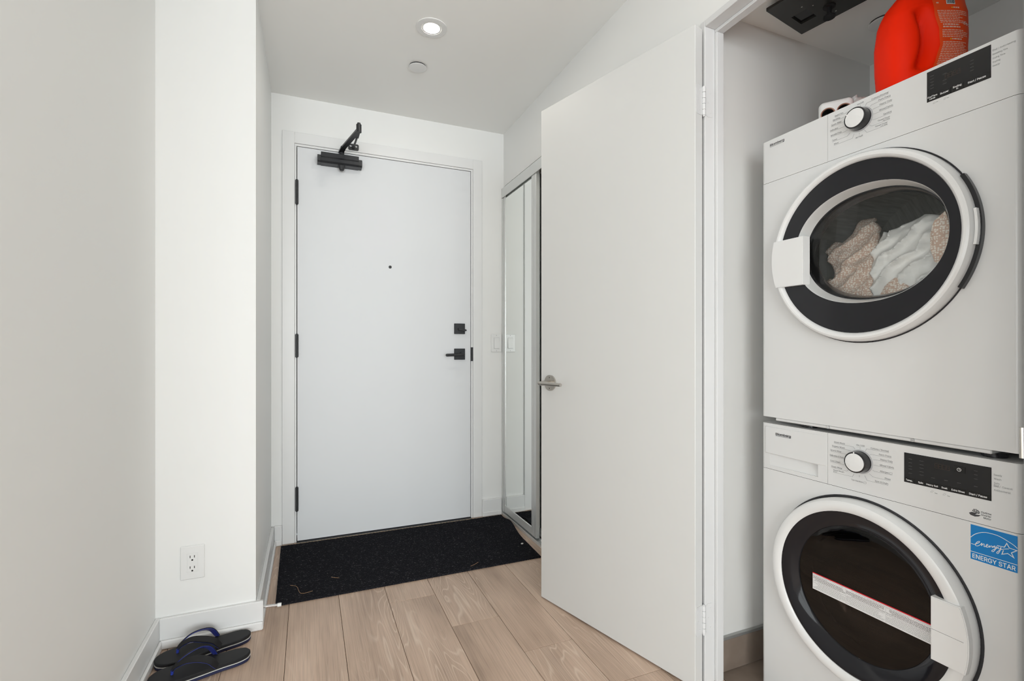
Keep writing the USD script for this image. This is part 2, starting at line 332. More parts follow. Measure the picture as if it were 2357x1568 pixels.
for x0, x1 in zip(WX[:-1], WX[1:]):
    part(w1, 'pane', bx(x0 + .03, x1 - .03, -0.003, 0.003, 0.31, 2.22), 'clear_glass', smooth=False)

w2 = thing('window_2', 'added white framed side window behind the viewer for extra light', 'window', (XLL - 0.05, -1.4, 0), kind='structure')  # unseen window made up to carry the extra side light
WY = [-1.57, -0.53, 0.53, 1.57]
part(w2, 'window_frame', cat(bx(-0.03, 0.03, -1.6, 1.6, 0.25, 0.31, .004), bx(-0.03, 0.03, -1.6, 1.6, 2.22, 2.28, .004), *[bx(-0.03, 0.03, y - .03, y + .03, 0.31, 2.22, .004) for y in WY]), 'trim', smooth=False)
for y0, y1 in zip(WY[:-1], WY[1:]):
    part(w2, 'pane', bx(-0.003, 0.003, y0 + .03, y1 - .03, 0.31, 2.22), 'clear_glass', smooth=False)

# laundry closet shell
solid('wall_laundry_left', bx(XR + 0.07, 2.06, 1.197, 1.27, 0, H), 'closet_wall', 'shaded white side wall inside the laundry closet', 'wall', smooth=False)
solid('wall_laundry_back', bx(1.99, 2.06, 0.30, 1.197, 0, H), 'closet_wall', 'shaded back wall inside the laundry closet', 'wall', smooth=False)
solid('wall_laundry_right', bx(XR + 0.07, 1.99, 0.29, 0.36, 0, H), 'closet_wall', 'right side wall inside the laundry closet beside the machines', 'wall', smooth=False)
solid('ceiling_laundry', bx(XR + 0.07, 1.99, 0.36, 1.197, 2.131, 2.2), 'ceiling', 'low dropped ceiling inside the laundry closet', 'ceiling', smooth=False)
fl = thing('floor_laundry', 'brown tiled floor inside the laundry closet', 'floor', kind='structure')
part(fl, 'grout_bed', bx(XR + 0.072, 1.99, 0.36, 1.197, -0.05, -0.003), 'grout', smooth=False)
for i in range(3):
    for j in range(3):
        x0, y0 = XR + 0.073 + i * 0.302, 0.361 + j * 0.302
        if min(x0 + 0.3, 1.989) - x0 > .03 and min(y0 + 0.3, 1.196) - y0 > .03:
            part(fl, 'floor_tile', bx(x0, min(x0 + 0.3, 1.989), y0, min(y0 + 0.3, 1.196), -0.003, 0.001, 0.001), 'tile', smooth=False)
bl = thing('baseboard_laundry', 'brown tile skirting with metal top strip inside the laundry closet', 'skirting', kind='structure')
for x0, x1 in ((1.215, 1.512), (1.514, 1.812), (1.814, 1.979)):
    part(bl, 'skirting_tile', bx(x0, x1, 1.187, 1.1968, 0.0015, 0.103, 0.001), 'tile', smooth=False)
part(bl, 'skirting_tile', bx(1.980, 1.9898, 0.362, 1.186, 0.0015, 0.103, 0.001), 'tile', smooth=False)
part(bl, 'top_strip', cat(bx(1.215, 1.9898, 1.1855, 1.1968, 0.1031, 0.113, 0.001), bx(1.979, 1.9898, 0.362, 1.1854, 0.1031, 0.113, 0.001)), 'metal_trim', smooth=False)

# wardrobe shell behind the mirrored doors
solid('wall_wardrobe', cat(bx(1.80, 1.86, 1.27, YB, 0, H), bx(XR + 0.07, 1.80, 1.272, 1.33, 0, H), bx(XR + 0.071, 1.80, 2.872, 2.93, 0, H), bx(XR + .071, 1.80, 1.33, 2.87, 2.2, 2.25)), 'wall', 'white inner walls of the closet behind the mirrored doors', 'wall', smooth=False)
solid('floor_wardrobe', bx(1.214, 1.80, 1.33, 2.872, -0.05, 0), WOODS[4], 'oak floor inside the closet behind the mirrored doors', 'floor', smooth=False)

# baseboards: flat board with a shoe moulding
def board(name, label, runs):
    b = thing(name, label, 'baseboard', kind='structure')
    bd, sh = [], []
    for (x0, y0, x1, y1, nx, ny) in runs:       # run along a wall face, (nx, ny) points into the room
        def slab(t0, t1, z0, z1, c):
            xs = sorted((x0 + nx * t0, x1 + nx * t1)); ys = sorted((y0 + ny * t0, y1 + ny * t1))
            if nx == 0: xs = sorted((x0, x1))
            if ny == 0: ys = sorted((y0, y1))
            return bx(xs[0], xs[1], ys[0], ys[1], z0, z1, c)
        bd.append(slab(0.0, 0.0145, 0.0002, 0.104, 0.0025)); sh.append(slab(0.0147, 0.0255, 0.0002, 0.031, 0.004))
    part(b, 'board', cat(*bd), 'trim', smooth=False); part(b, 'shoe_moulding', cat(*sh), 'trim', smooth=False)
board('baseboard_left', 'white baseboard along the left wall', [(XL, YW, XL, YP, 1, 0)])
board('baseboard_return', 'white baseboard around the projecting wall with the outlet', [(XL + 0.0145, YP, XP + 0.0255, YP, 0, -1), (XP, YP, XP, YB - .02, 1, 0)])
board('baseboard_back', 'short white baseboard pieces beside the entry door casing', [(XP + 0.0147, YB, -0.128, YB, 0, -1), (0.996, YB, XR - 0.02, YB, 0, -1)])
board('baseboard_right', 'white baseboard behind the open laundry door', [(XR, 1.20, XR, 1.93, -1, 0)])

# ------------------------------------------------------------------ entry door
d1 = thing('door_1', 'closed white entry door with black hardware at the end of the hall', 'door', kind='structure')
YF = YB - 0.012
part(d1, 'casing', cat(bx(-0.127, -0.067, YF, YB + .0, 0.0005, 2.2065, .0015), bx(0.936, 0.995, YF, YB, 0.0005, 2.2065, .0015), bx(-0.067, 0.936, YF, YB, 2.1465, 2.2065, .0015)), 'trim', smooth=False)
part(d1, 'jamb', cat(bx(-0.0662, -0.0572, YF + .004, YB + .11, 0.0005, 2.1455, .001), bx(0.9245, 0.9352, YF + .004, YB + .11, 0.0005, 2.1455, .001), bx(-0.0572, 0.9245, YF + .004, YB + .11, 2.1335, 2.1455, .001)), 'trim', smooth=False)
part(d1, 'leaf', bx(-0.0538, 0.9212, YF + .0035, YF + .048, 0.009, 2.1302, .0015), 'door', smooth=False)
part(d1, 'threshold', bx(-0.0571, 0.9243, YB - 0.028, YB + 0.1, 0.0004, 0.0065, .002), 'black_metal', smooth=False)
part(d1, 'threshold_edge', bx(-0.0571, 0.9243, YB - 0.0345, YB - 0.0284, 0.0004, 0.0050, .001), 'brass', smooth=False)
for z0, z1 in ((1.820, 1.947), (0.999, 1.120), (0.174, 0.299)):
    part(d1, 'hinge', cat(cyl((-0.0555, YF - .004, z0), (-0.0555, YF - .004, z1), 0.0078, 16), cyl((-0.0555, YF - .004, z0 - .004), (-0.0555, YF - .004, z0), 0.005, 12), cyl((-0.0555, YF - .004, z1), (-0.0555, YF - .004, z1 + .004), 0.005, 12)), 'black_metal')
YD = YF + .0035                                             # leaf face
db = part(d1, 'deadbolt', cat(bx(0.816, 0.882, YD - .012, YD, 1.132, 1.195, .0015), cyl((0.862, YD - .012, 1.1735), (0.862, YD - .0128, 1.1735), .002, 10)), 'black_metal')
part(db, 'thumb_turn', m3.Manifold.batch_hull([man(cyl((x, YD - .034, z), (x, YD - .012, z), r, 14)) for x, z, r in ((0.842, 1.160, .007), (0.880, 1.154, .0055))]), 'black_metal')
lv = part(d1, 'lever_rose', bx(0.816, 0.883, YD - .010, YD, 0.976, 1.043, .0015), 'black_metal')
lev = m3.Manifold.batch_hull([m3.Manifold.sphere(.0085, 14).scale((1, .8, 1)).translate((x, YD - .047, 1.0065 - (.862 - x) * .02)) for x in (0.862, 0.760)]) + man(cyl((0.855, YD - .05, 1.0095), (0.855, YD - .01, 1.0095), .011, 18))
part(lv, 'lever', lev, 'black_metal')
part(d1, 'strike_plate', bx(0.9218, 0.9362, YF - .0012, YF + .003, 0.967, 1.051, .0006), 'black_metal', smooth=False)
pp = part(d1, 'peephole', cyl((0.436, YD, 1.513), (0.436, YD - .004, 1.513), .0085, 24), 'black_metal')
part(pp, 'lens', cyl((0.436, YD - .004, 1.513), (0.436, YD - .0055, 1.513), .005, 20), 'gloss_black')
# door closer (parts of the door set)
yc = YD - 0.001
prof = [(yc, 2.044), (yc - .052, 2.044), (yc - .064, 2.052), (yc - .064, 2.068), (yc - .058, 2.078), (yc - .058, 2.100), (yc - .050, 2.104), (yc, 2.104)]
def extx(profile, x0, x1):
    m = trimesh.creation.extrude_polygon(Polygon(profile), x1 - x0, engine='earcut'); v = m.vertices.copy()
    m.vertices = np.stack([x0 + v[:, 2], v[:, 0], v[:, 1]], 1); m.invert() if m.volume < 0 else None
    return m
cl = part(d1, 'door_closer', extx(prof, 0.064, 0.258), 'closer_metal', smooth=False)
low = [(yc, 2.046), (yc - .048, 2.046), (yc - .058, 2.053), (yc - .058, 2.078), (yc - .05, 2.086), (yc, 2.086)]
part(cl, 'end_cap', extx(low, 0.046, 0.0638), 'black_metal', smooth=False)
part(cl, 'end_cap', extx(low, 0.2582, 0.276), 'black_metal', smooth=False)
part(cl, 'valve_boss', cat(cyl((0.170, yc - .036, 2.0438), (0.170, yc - .036, 2.022), .019, 12, .012), cyl((0.170, yc - .036, 2.0218), (0.170, yc - .036, 2.0185), .008, 6)), 'black_metal', smooth=False)
def arm(p, q, w, t):
    p, q = np.array(p, float), np.array(q, float); e = (q - p) / np.linalg.norm(q - p); s = np.cross(e, [0, 0, 1]); s /= np.linalg.norm(s); u = np.cross(s, e)
    return trimesh.convex.convex_hull(np.array([c + a * s * w / 2 + b * u * t / 2 for c in (p, q) for a in (-1, 1) for b in (-1, 1)]))
part(cl, 'closer_arm', cat(cyl((0.170, yc - .030, 2.1042), (0.170, yc - .030, 2.130), .014, 18), arm((0.166, yc - .022, 2.122), (0.176, yc - .09, 2.128), .026, .010), arm((0.175, yc - .08, 2.128), (0.233, 2.53, 2.131), .024, .009)), 'closer_metal')
part(cl, 'elbow_pivot', cat(cyl((0.233, 2.53, 2.120), (0.233, 2.53, 2.158), .0125, 18), cyl((0.233, 2.53, 2.158), (0.233, 2.53, 2.166), .008, 14)), 'black_metal')
part(cl, 'forearm', cat(arm((0.236, 2.545, 2.142), (0.236, 2.67, 2.150), .016, .008), tube([(0.236, 2.66, 2.150), (0.235, 2.74, 2.155), (0.2335, 2.838, 2.166)], .0055)), 'closer_metal')
shoe = unary_union([sbox(0.206, 2.152, 0.262, 2.186)]).buffer(-.008).buffer(.008).difference(Point(0.219, 2.174).buffer(.006)).difference(Point(0.249, 2.174).buffer(.006))
ms = trimesh.creation.extrude_polygon(shoe, 0.007, engine='earcut'); v = ms.vertices.copy(); ms.vertices = np.stack([v[:, 0], YF - .0005 - v[:, 2], v[:, 1]], 1)
part(cl, 'frame_shoe', cat(ms, cyl((0.2335, YF - .007, 2.167), (0.2335, YF - .022, 2.166), .009, 14)), 'black_metal', smooth=False)

# ------------------------------------------------------------------ laundry door frame (trim) and the open door
t1 = thing('trim_1', 'white painted door frame around the laundry closet opening', 'door frame', kind='structure')
XJ0, XJ1 = XR - 0.004, XR + 0.066
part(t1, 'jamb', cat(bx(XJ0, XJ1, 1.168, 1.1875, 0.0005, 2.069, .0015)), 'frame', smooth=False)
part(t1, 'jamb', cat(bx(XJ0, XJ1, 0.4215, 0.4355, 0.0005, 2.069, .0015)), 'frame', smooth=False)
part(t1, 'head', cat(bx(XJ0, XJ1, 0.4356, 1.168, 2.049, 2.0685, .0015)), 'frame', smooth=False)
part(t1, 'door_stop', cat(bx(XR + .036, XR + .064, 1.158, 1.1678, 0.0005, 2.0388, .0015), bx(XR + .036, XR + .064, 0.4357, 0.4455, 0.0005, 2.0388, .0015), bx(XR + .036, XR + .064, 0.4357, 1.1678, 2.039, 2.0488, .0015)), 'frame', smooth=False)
sp = part(t1, 'strike_plate', cat(bx(XJ0 + .004, XJ0 + .036, 0.4356, 0.4368, 0.857, 0.914, .0004), cyl((XJ0 - .0035, 0.4362, 0.859), (XJ0 - .0035, 0.4362, 0.912), .0034, 14)), 'nickel', label='curved satin lip of the strike plate')
part(sp, 'latch_cover', bx(XJ0 - .0045, XJ0 - .0005, 0.408, 0.4325, 0.857, 0.914, .0008), 'bronze', smooth=False, label='dark bronze plate')

ang = math.degrees(math.atan2(0.674, -0.190)) - 0.0
d2 = thing('door_2', 'flat white laundry door swung open towards the mirrored closet', 'door', (1.0925, 1.1595, 0), ang, kind='structure')   # local +x: hinge edge to free edge, local -y: towards the wall
part(d2, 'leaf', bx(0.0, 0.705, -0.040, 0.0, 0.006, 2.040, .0012), 'laundry_door', smooth=False)
rose = part(d2, 'lever_rose', cat(cyl((0.646, 0, 0.905), (0.646, 0.007, 0.905), .032, 40), cyl((0.646, 0.007, 0.927), (0.646, 0.0078, 0.927), .0035, 10), cyl((0.646, 0.007, 0.883), (0.646, 0.0078, 0.883), .0035, 10)), 'nickel', label='round brushed nickel rose')
part(rose, 'lever', cat(cyl((0.646, .007, .905), (0.646, .052, .905), .0098, 24), cyl((0.660, .052, .905), (0.535, .052, .905), .0068, 24)), 'nickel', label='straight round nickel lever bar')
part(rose, 'screw', cat(cyl((0.646, .0078, .927), (0.646, .0082, .927), .0022, 8)), 'dark_hole')
part(rose, 'screw', cat(cyl((0.646, .0078, .883), (0.646, .0082, .883), .0022, 8)), 'dark_hole')
def hinge2(z):
    # the leaf on the door edge and the knuckle; three knuckle joints
    pl = sbox(-.0385, z - .045, -.004, z + .045).buffer(-.010).buffer(.010)
    m = trimesh.creation.extrude_polygon(pl, .0012, engine='earcut'); v = m.vertices.copy(); m.vertices = np.stack([-v[:, 2] - .0002, v[:, 0], v[:, 1]], 1)
    kn = [cyl((-.0045, -.0415, z - .044 + i * .0178), (-.0045, -.0415, z - .044 + i * .0178 + .0166), .0055, 16) for i in range(5)] + [cyl((-.0045, -.0415, z - .048), (-.0045, -.0415, z + .046), .0035, 12)]
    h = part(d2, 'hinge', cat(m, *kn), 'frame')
    for dy, dz in ((-.024, .03), (-.014, 0), (-.024, -.03)):
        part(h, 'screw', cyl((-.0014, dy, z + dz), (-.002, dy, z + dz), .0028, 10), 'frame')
hinge2(1.815); hinge2(0.205)
for z in (1.815, 0.205):
    pl = sbox(XJ0 + .003, z - .045, XJ0 + .036, z + .045).buffer(-.010).buffer(.010)
    m = trimesh.creation.extrude_polygon(pl, .0012, engine='earcut'); v = m.vertices.copy(); m.vertices = np.stack([v[:, 0], 1.1679 - v[:, 2], v[:, 1]], 1)
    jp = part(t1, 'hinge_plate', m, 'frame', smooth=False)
    for dx, dz in ((.024, .03), (.014, 0), (.024, -.03)):
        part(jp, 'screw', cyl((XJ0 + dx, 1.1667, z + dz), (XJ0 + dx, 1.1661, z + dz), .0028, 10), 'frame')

# ------------------------------------------------------------------ mirrored sliding closet doors
d3 = thing('door_3', 'narrow sliding mirrored closet doors with pale metal frames', 'sliding door', kind='structure')
part(d3, 'valance', cat(bx(1.127, 1.1315, 1.951, 2.8685, 1.992, 2.052, .001)), 'aluminium', smooth=False)
part(d3, 'bottom_track', cat(bx(1.124, 1.205, 1.951, 2.861, 0.0003, 0.004), *[bx(x - .0015, x + .0015, 1.951, 2.861, 0.004, 0.015) for x in (1.126, 1.160, 1.198)]), 'aluminium', smooth=False)
part(d3, 'top_track', cat(bx(1.162, 1.205, 1.951, 2.861, 2.052, 2.0675), bx(1.1585, 1.1605, 1.951, 2.861, 2.012, 2.05)), 'aluminium', smooth=False)
part(d3, 'side_channel', cat(bx(1.130, 1.142, 2.853, 2.8685, 0.016, 1.990, .001), bx(1.142, 1.205, 2.857, 2.8615, 0.016, 1.990, .001)), 'aluminium', smooth=False)
def slider(x0, x1, y0, y1, near):
    """near: width of the stile that faces the hall, at the y0 end"""
    fr = [bx(x0, x1, y0, y0 + near, .018, 2.040, .002), bx(x0 + .001, x1, y1 - .022, y1, .018, 2.040, .002),
          bx(x0 + .002, x1, y0 + near, y1 - .022, .018, .062, .002), bx(x0 + .002, x1, y0 + near, y1 - .022, 2.0, 2.040, .002)]
    if near > .04: fr += [bx(x0 - .002, x0 + .004, y0 + near * .55, y0 + near * .62, .02, 2.038, .001)]
    l = part(d3, 'leaf', cat(*fr), 'aluminium', smooth=False)
    part(l, 'mirror', bx(x0 + .006, x0 + .010, y0 + near - .004, y1 - .018, .058, 2.004), 'mirror', smooth=False)
    part(l, 'backing', bx(x0 + .0105, x1 - .004, y0 + near - .002, y1 - .020, .060, 2.002), 'gray_plastic', smooth=False)
slider(1.1335, 1.156, 2.375, 2.851, .060)
slider(1.1655, 1.188, 1.955, 2.430, .028)

# ------------------------------------------------------------------ laundry appliances
def machine_shell(mc, W, Ht, panel_z, D=0.54):
    """body below the panel seam, rounded upright corners"""
    def prism(z0, z1, inset=0.0, r=0.012, d=0.0):
        pl = sbox(inset, -d, W - inset, D).buffer(-r).buffer(r, quad_segs=6)
        m = trimesh.creation.extrude_polygon(pl, z1 - z0, engine='earcut'); m.apply_translation([0, 0, z0]); return m
    return prism
W_ = 0.6005

# ---- dryer (upper)
dr = thing('dryer', 'white front loading dryer stacked on top, full of laundry', 'dryer', (1.302, 1.10, 0.838), -90)
prism = machine_shell(dr, W_, 0.845, 0.7165)
CS, CZ = 0.2975, 0.465
hole = m3.Manifold.cylinder(0.2, 0.186, 0.186, 80).rotate((90, 0, 0)).translate((CS, 0.12, CZ))
bodyD = man(prism(0.0, 0.7155)) - hole
drumD = m3.Manifold.cylinder(0.44, 0.225, 0.225, 72).rotate((90, 0, 0)).translate((CS, 0.50, CZ))
part(dr, 'body', bodyD - drumD, 'appliance')
pd = man(prism(0.7165, 0.845, 0.0, 0.012))
groove = man(bx(0.2088, 0.2100, -0.02, 0.0012, 0.7165, 0.85))
part(dr, 'control_panel', pd - groove, 'appliance')
part(dr, 'drum', cat(lathe([(0.224, -0.062), (0.224, -0.40), (0.17, -0.47)], CS, CZ, 72, cap1=True), *[sector(0.196, 0.223, -0.38, -0.10, a - 4, a + 4, CS, CZ, 6) for a in (95, 215, 335)]), 'drum')
part(dr, 'shadow_gap_ring', lathe([(0.2382, 0.0005), (0.2400, 0.002), (0.2415, 0.0005)], CS, CZ), 'gap_dark')  # dark ring painting the shade in the gap behind the door
dd = part(dr, 'door_ring', lathe([(0.2380, 0.0008), (0.2382, 0.012), (0.2362, 0.022), (0.2325, 0.0285), (0.2280, 0.031), (0.2230, 0.0305), (0.2185, 0.027), (0.2158, 0.0215), (0.2158, 0.010)], CS, CZ), 'appliance_ring')
OC = (0.3105, 0.473)
ring0, ring1 = oval(0.2160, 0.2160, 0.0212, CS, CZ), oval(0.181, 0.1485, 0.0200, OC[0], OC[1], p=2.15)
ringm = [ring0 * (1 - t) + ring1 * t for t in np.linspace(0, 1, 6)]
part(dd, 'black_annulus', strip(ringm), 'black_ring')
part(dd, 'window_surround', ovalloft([(0.181, 0.1485, 0.020, *OC, 2.15), (0.1785, 0.146, 0.016, *OC, 2.15), (0.1735, 0.141, -0.003, *OC, 2.15), (0.1710, 0.1385, -0.012, *OC, 2.15)]), 'pale_plastic', label='pale glossy recess around the window')
part(dd, 'window_gasket', ovalloft([(0.1710, 0.1385, -0.012, *OC, 2.15), (0.1680, 0.1355, -0.0125, *OC, 2.15), (0.1645, 0.132, -0.018, *OC, 2.15), (0.1605, 0.128, -0.032, *OC, 2.15), (0.1595, 0.127, -0.044, *OC, 2.15)]), 'gloss_black')
part(dd, 'window_glass', ovalloft([(0.1672, 0.1347, -0.0135, *OC, 2.15), (0.12, 0.097, -0.0105, *OC, 2.1), (0.07, 0.056, -0.0085, *OC), (0.02, 0.016, -0.0078, *OC)], cap1=True), 'clear_glass')
part(dd, 'inner_door', strip([oval(0.1845, 0.1845, -0.0150, CS, CZ), oval(0.1712, 0.1387, -0.0152, *OC, p=2.15)]), 'gloss_black')
hp = Point(CS, CZ).buffer(0.2345, quad_segs=40).intersection(sbox(0.03, 0.387, 0.1625, 0.522))
part(dd, 'handle', cat(extrude(hp, 0.006, 0.0335), extrude(hp.buffer(-.0015), 0.0335, 0.0345)), 'appliance_ring', smooth=20)
hg = part(dd, 'hinge_cover', sector(0.2384, 0.2462, 0.0006, 0.012, -31, 29, CS, CZ), 'gloss_black')
part(hg, 'hinge_tab', sector(0.2386, 0.2436, 0.0122, 0.0225, -9, 9, CS, CZ), 'appliance_ring')
def dial(mc, cz, mark):
    rr = part(mc, 'dial_base', lathe([(0.0302, 0.0002), (0.0300, 0.0014), (0.0275, 0.0022), (0.0262, 0.0010)], 0.2945, cz, 64), 'gray_plastic')
    kb = part(mc, 'dial', lathe([(0.0268, 0.0012), (0.0264, 0.020), (0.0258, 0.0238), (0.0236, 0.0246), (0.0230, 0.0240)], 0.2945, cz, 64), 'gloss_black', label='black sided program dial')
    part(kb, 'dial_cap', lathe([(0.0231, 0.0238), (0.0226, 0.0250), (0.016, 0.0262), (0.006, 0.0267)], 0.2945, cz, 64, cap1=True), 'appliance_ring', label='white face of the dial')
    a = math.radians(mark); c, s = math.cos(a), math.sin(a)
    part(kb, 'pointer', extrude(LineString([(0.2945 + .0225 * c, cz + .0225 * s), (0.2945 + .0262 * c, cz + .0262 * s)]).buffer(.0014, cap_style=2), 0.0236, 0.0250), 'appliance_ring')
dial(dr, 0.795, 143)
DRY = [('Quick Dry', 0.2291, 0.2514, [(0.2291, 0.8279), (0.2707, 0.8277)]), ('Bedding', 0.2243, 0.2427, [(0.2243, 0.8187), (0.2588, 0.8187)]), ('Sports Wear', 0.2195, 0.2467, [(0.2195, 0.8068), (0.2554, 0.8068)]),
 ('Delicates', 0.2165, 0.2374, [(0.2165, 0.7936), (0.2554, 0.7936)]), ('Wrinkle Free', 0.2177, 0.2467, [(0.2177, 0.7794), (0.2554, 0.7796), (0.2622, 0.7816)]), ('Towel', 0.2219, 0.2350, [(0.2219, 0.765), (0.2617, 0.7652), (0.2688, 0.7708)]),
 ('Wool', 0.2267, 0.2386, [(0.2267, 0.754), (0.2746, 0.7542), (0.2793, 0.7643)]), ('Cottons/Normal', 0.3210, 0.3599, [(0.3599, 0.8296), (0.3094, 0.8296), (0.3065, 0.8237)]), ('Perm Press', 0.3374, 0.3643, [(0.3648, 0.820), (0.322, 0.820), (0.3168, 0.817)]),
 ('Heavy Duty', 0.3400, 0.3677, [(0.3677, 0.8079), (0.3282, 0.8079), (0.3233, 0.8067)]), ('Mixed Fabric', 0.3395, 0.3701, [(0.3701, 0.7943), (0.3257, 0.7943)]), ('Sanitize', 0.3485, 0.3667, [(0.3667, 0.7802), (0.3282, 0.7802), (0.322, 0.7825)]),
 ('Timed Dryer', 0.3354, 0.3633, [(0.3628, 0.7664), (0.322, 0.7664), (0.3152, 0.772)]), ('Timed Dryer', 0.3293, 0.3579, [(0.3579, 0.7549), (0.31, 0.7549), (0.3039, 0.765)])]
WASH = [('Quick Wash', 0.2274, 0.2556, [(0.2274, 0.793), (0.2771, 0.793), (0.2813, 0.7872)]), ('Organic Wash', 0.2215, 0.2547, [(0.2215, 0.7818), (0.2652, 0.7818), (0.2708, 0.7794)]), ('Sports Wear', 0.2172, 0.2466, [(0.2172, 0.77), (0.2596, 0.77)]),
 ('Delicates & Dark', 0.2155, 0.2531, [(0.2155, 0.756), (0.2543, 0.756)]), ('Cool Clean', 0.2167, 0.2433, [(0.2167, 0.7412), (0.2556, 0.7412)]), ('Down Wear', 0.2198, 0.2487, [(0.2198, 0.7263), (0.2596, 0.7263), (0.2652, 0.7292)]),
 ('Hand Wash', 0.2249, 0.2531, [(0.2249, 0.7147), (0.2747, 0.7147), (0.2791, 0.7244)]), ('Cottons / Normal', 0.3190, 0.3605, [(0.3608, 0.7938), (0.3093, 0.7938), (0.3068, 0.7873)]), ('Perm Press', 0.3386, 0.3660, [(0.366, 0.782), (0.3197, 0.782), (0.3171, 0.7794)]),
 ('Heavy Duty', 0.3415, 0.3692, [(0.3692, 0.7704), (0.3278, 0.7704), (0.3244, 0.7693)]), ('Mixed Fabric', 0.3408, 0.3719, [(0.3719, 0.7563), (0.3261, 0.7563)]), ('Allergen', 0.3405, 0.3605, [(0.3685, 0.7412), (0.3278, 0.7412), (0.3234, 0.7436)]),
 ('Rinse', 0.3518, 0.3644, [(0.3639, 0.7263), (0.3249, 0.7263), (0.316, 0.7324)]), ('Spin & Drain', 0.3293, 0.3591, [(0.3591, 0.7141), (0.3108, 0.7141), (0.3048, 0.7253)])]
def legend(L, extra, low=()):
    ms = []
    for t, a, b, pl in L:
        z = pl[0][1]
        two = (t == 'Timed Dryer' or t == 'Hand Wash')
        ms.append(line(pl, 0.00042, 0.0001))
        ms.append(text(t, a, z + (0.0048 if two else 0.0016), 0.0036 if two else 0.0042, 0.0001, s1=b))
        if two:
            s = 'Wool' if t == 'Hand Wash' else ('High Temp.' if z > .76 else 'Low Temp.')
            ms.append(text(s, a if t == 'Hand Wash' else b - .016, z + .0013, 0.0022, 0.0001, s1=(a + .009 if t == 'Hand Wash' else b)))
    return cat(*ms, *extra)
part(dr, 'panel_lettering', legend(DRY, [text('On/Off', 0.2866, 0.8342, .0036, .0001, s1=.3025), line([(.2944, .8324), (.2944, .8279)], .0004, .0001), text('Air Fluff', .2826, .7500, .0038, .0001, s1=.3004), line([(.292, .7619), (.292, .7575)], .0004, .0001)]), 'print_gray', smooth=False)
part(dr, 'indicator_lettering', cat(*[text(t, .5553, z - .0015, .0032, .0001, s1=b) for t, z, b in (('Remaining Time', .8160, .5788), ('Drying Time', .8078, .575), ('Drying', .7998, .567), ('Ready', .7920, .5666))],
     text('End', .5553, .8226, .0036, .0001, s1=.5625, bold=True), text('/ Anticreasing', .5640, .8226, .0032, .0001, s1=.5907)), 'print_pale', smooth=False)
part(dr, 'brand_lettering', cat(text('Blomberg', .0305, .8258, .0066, .0001, s1=.0785, bold=True), line([(.0305, .8232), (.0785, .8232)], .0008, .0001)), 'print_dark', smooth=False)
def display(mc, s0, s1, z0, z1, zb, divs, txts, ghosts, power=None):
    ds = part(mc, 'display', bx(s0, s1, -.0008, .001, z0, z1, .0003), 'display', smooth=False)
    ed = [s0] + divs + [s1]
    for a, b in zip(ed[:-1], ed[1:]):
        part(ds, 'button', bx(a + .0004, b - .0004, -.0014, -.0008, z0 + .0005, zb, .0002), 'button_black', smooth=False)
    part(ds, 'button_lettering', cat(*[text(t, s, z - h / 2, h, .00142, align='c', bold=True) for t, s, z, h in txts]), 'print_white', smooth=False)
    part(ds, 'unlit_symbols', cat(*[extrude(sbox(s - w / 2, z - .0006, s + w / 2, z + .0006), .0008, .00105) for s, z, w in ghosts]), 'ghost', smooth=False, kind='stuff')
    return ds
dsD = display(dr, .4398, .5528, .7700, .8382, .7836, [.4622, .4853, .5079], [('Dry/Time', .4510, .7797, .0034), ('Level', .4510, .7748, .0034), ('Buzzer', .4736, .7778, .0038), ('Ending', .4966, .7802, .0038), ('in', .4966, .7752, .0034), ('Start / Pause', .5300, .7773, .0040)],
    [(.4497, z, .007) for z in (.826, .819, .812, .805, .798)] + [(.4735, z, .007) for z in (.819, .805, .797)] + [(.5215, z, .006) for z in (.822, .815, .808, .801)])
def digits(cs, cz, hh):
    L = []
    for i in range(4):
        c = cs + (i - 1.5) * hh * .72
        L += [line([(c - hh * .25, cz + q), (c + hh * .25, cz + q)], .0008, .0009) for q in (-hh / 2, 0, hh / 2)] + [line([(c + q, cz - hh / 2), (c + q, cz + hh / 2)], .0008, .0009) for q in (-hh * .27, hh * .27)]
    return cat(*L)
part(dsD, 'unlit_digits', digits(.488, .812, .010), 'ghost_amber', smooth=False)
part(dr, 'small_icons', cat(*[cat(line([(s - .002, z - .002), (s + .001, z - .002), (s + .002, z + .001), (s - .001, z + .0015), (s - .002, z - .002)], .0003, .0001), text('3sec', s + .0035, z - .001, .0018, .0001, s1=s + .0075)) for s, z in ((.4535, .7640), (.4735, .7640))]), 'print_pale', smooth=False)
part(dr, 'plinth', bx(.046, .552, .004, .50, -.0095, -.0003, .002), 'appliance', smooth=False)
for s, y in ((.095, .045), (.545, .045), (.095, .47), (.545, .47)):
    part(dr, 'foot', cyl((min(s + .03, .54), y, -.0188), (min(s + .03, .54), y, -.0096), .021, 28), 'gloss_black')
for s in (.209, .4097):
    part(dr, 'screw', cat(cyl((s, .0042, -.005), (s, .0015, -.005), .0042, 14), extrude(sbox(s - .003, -.0056, s + .003, -.0044), -.0015, -.0010)), 'chrome')

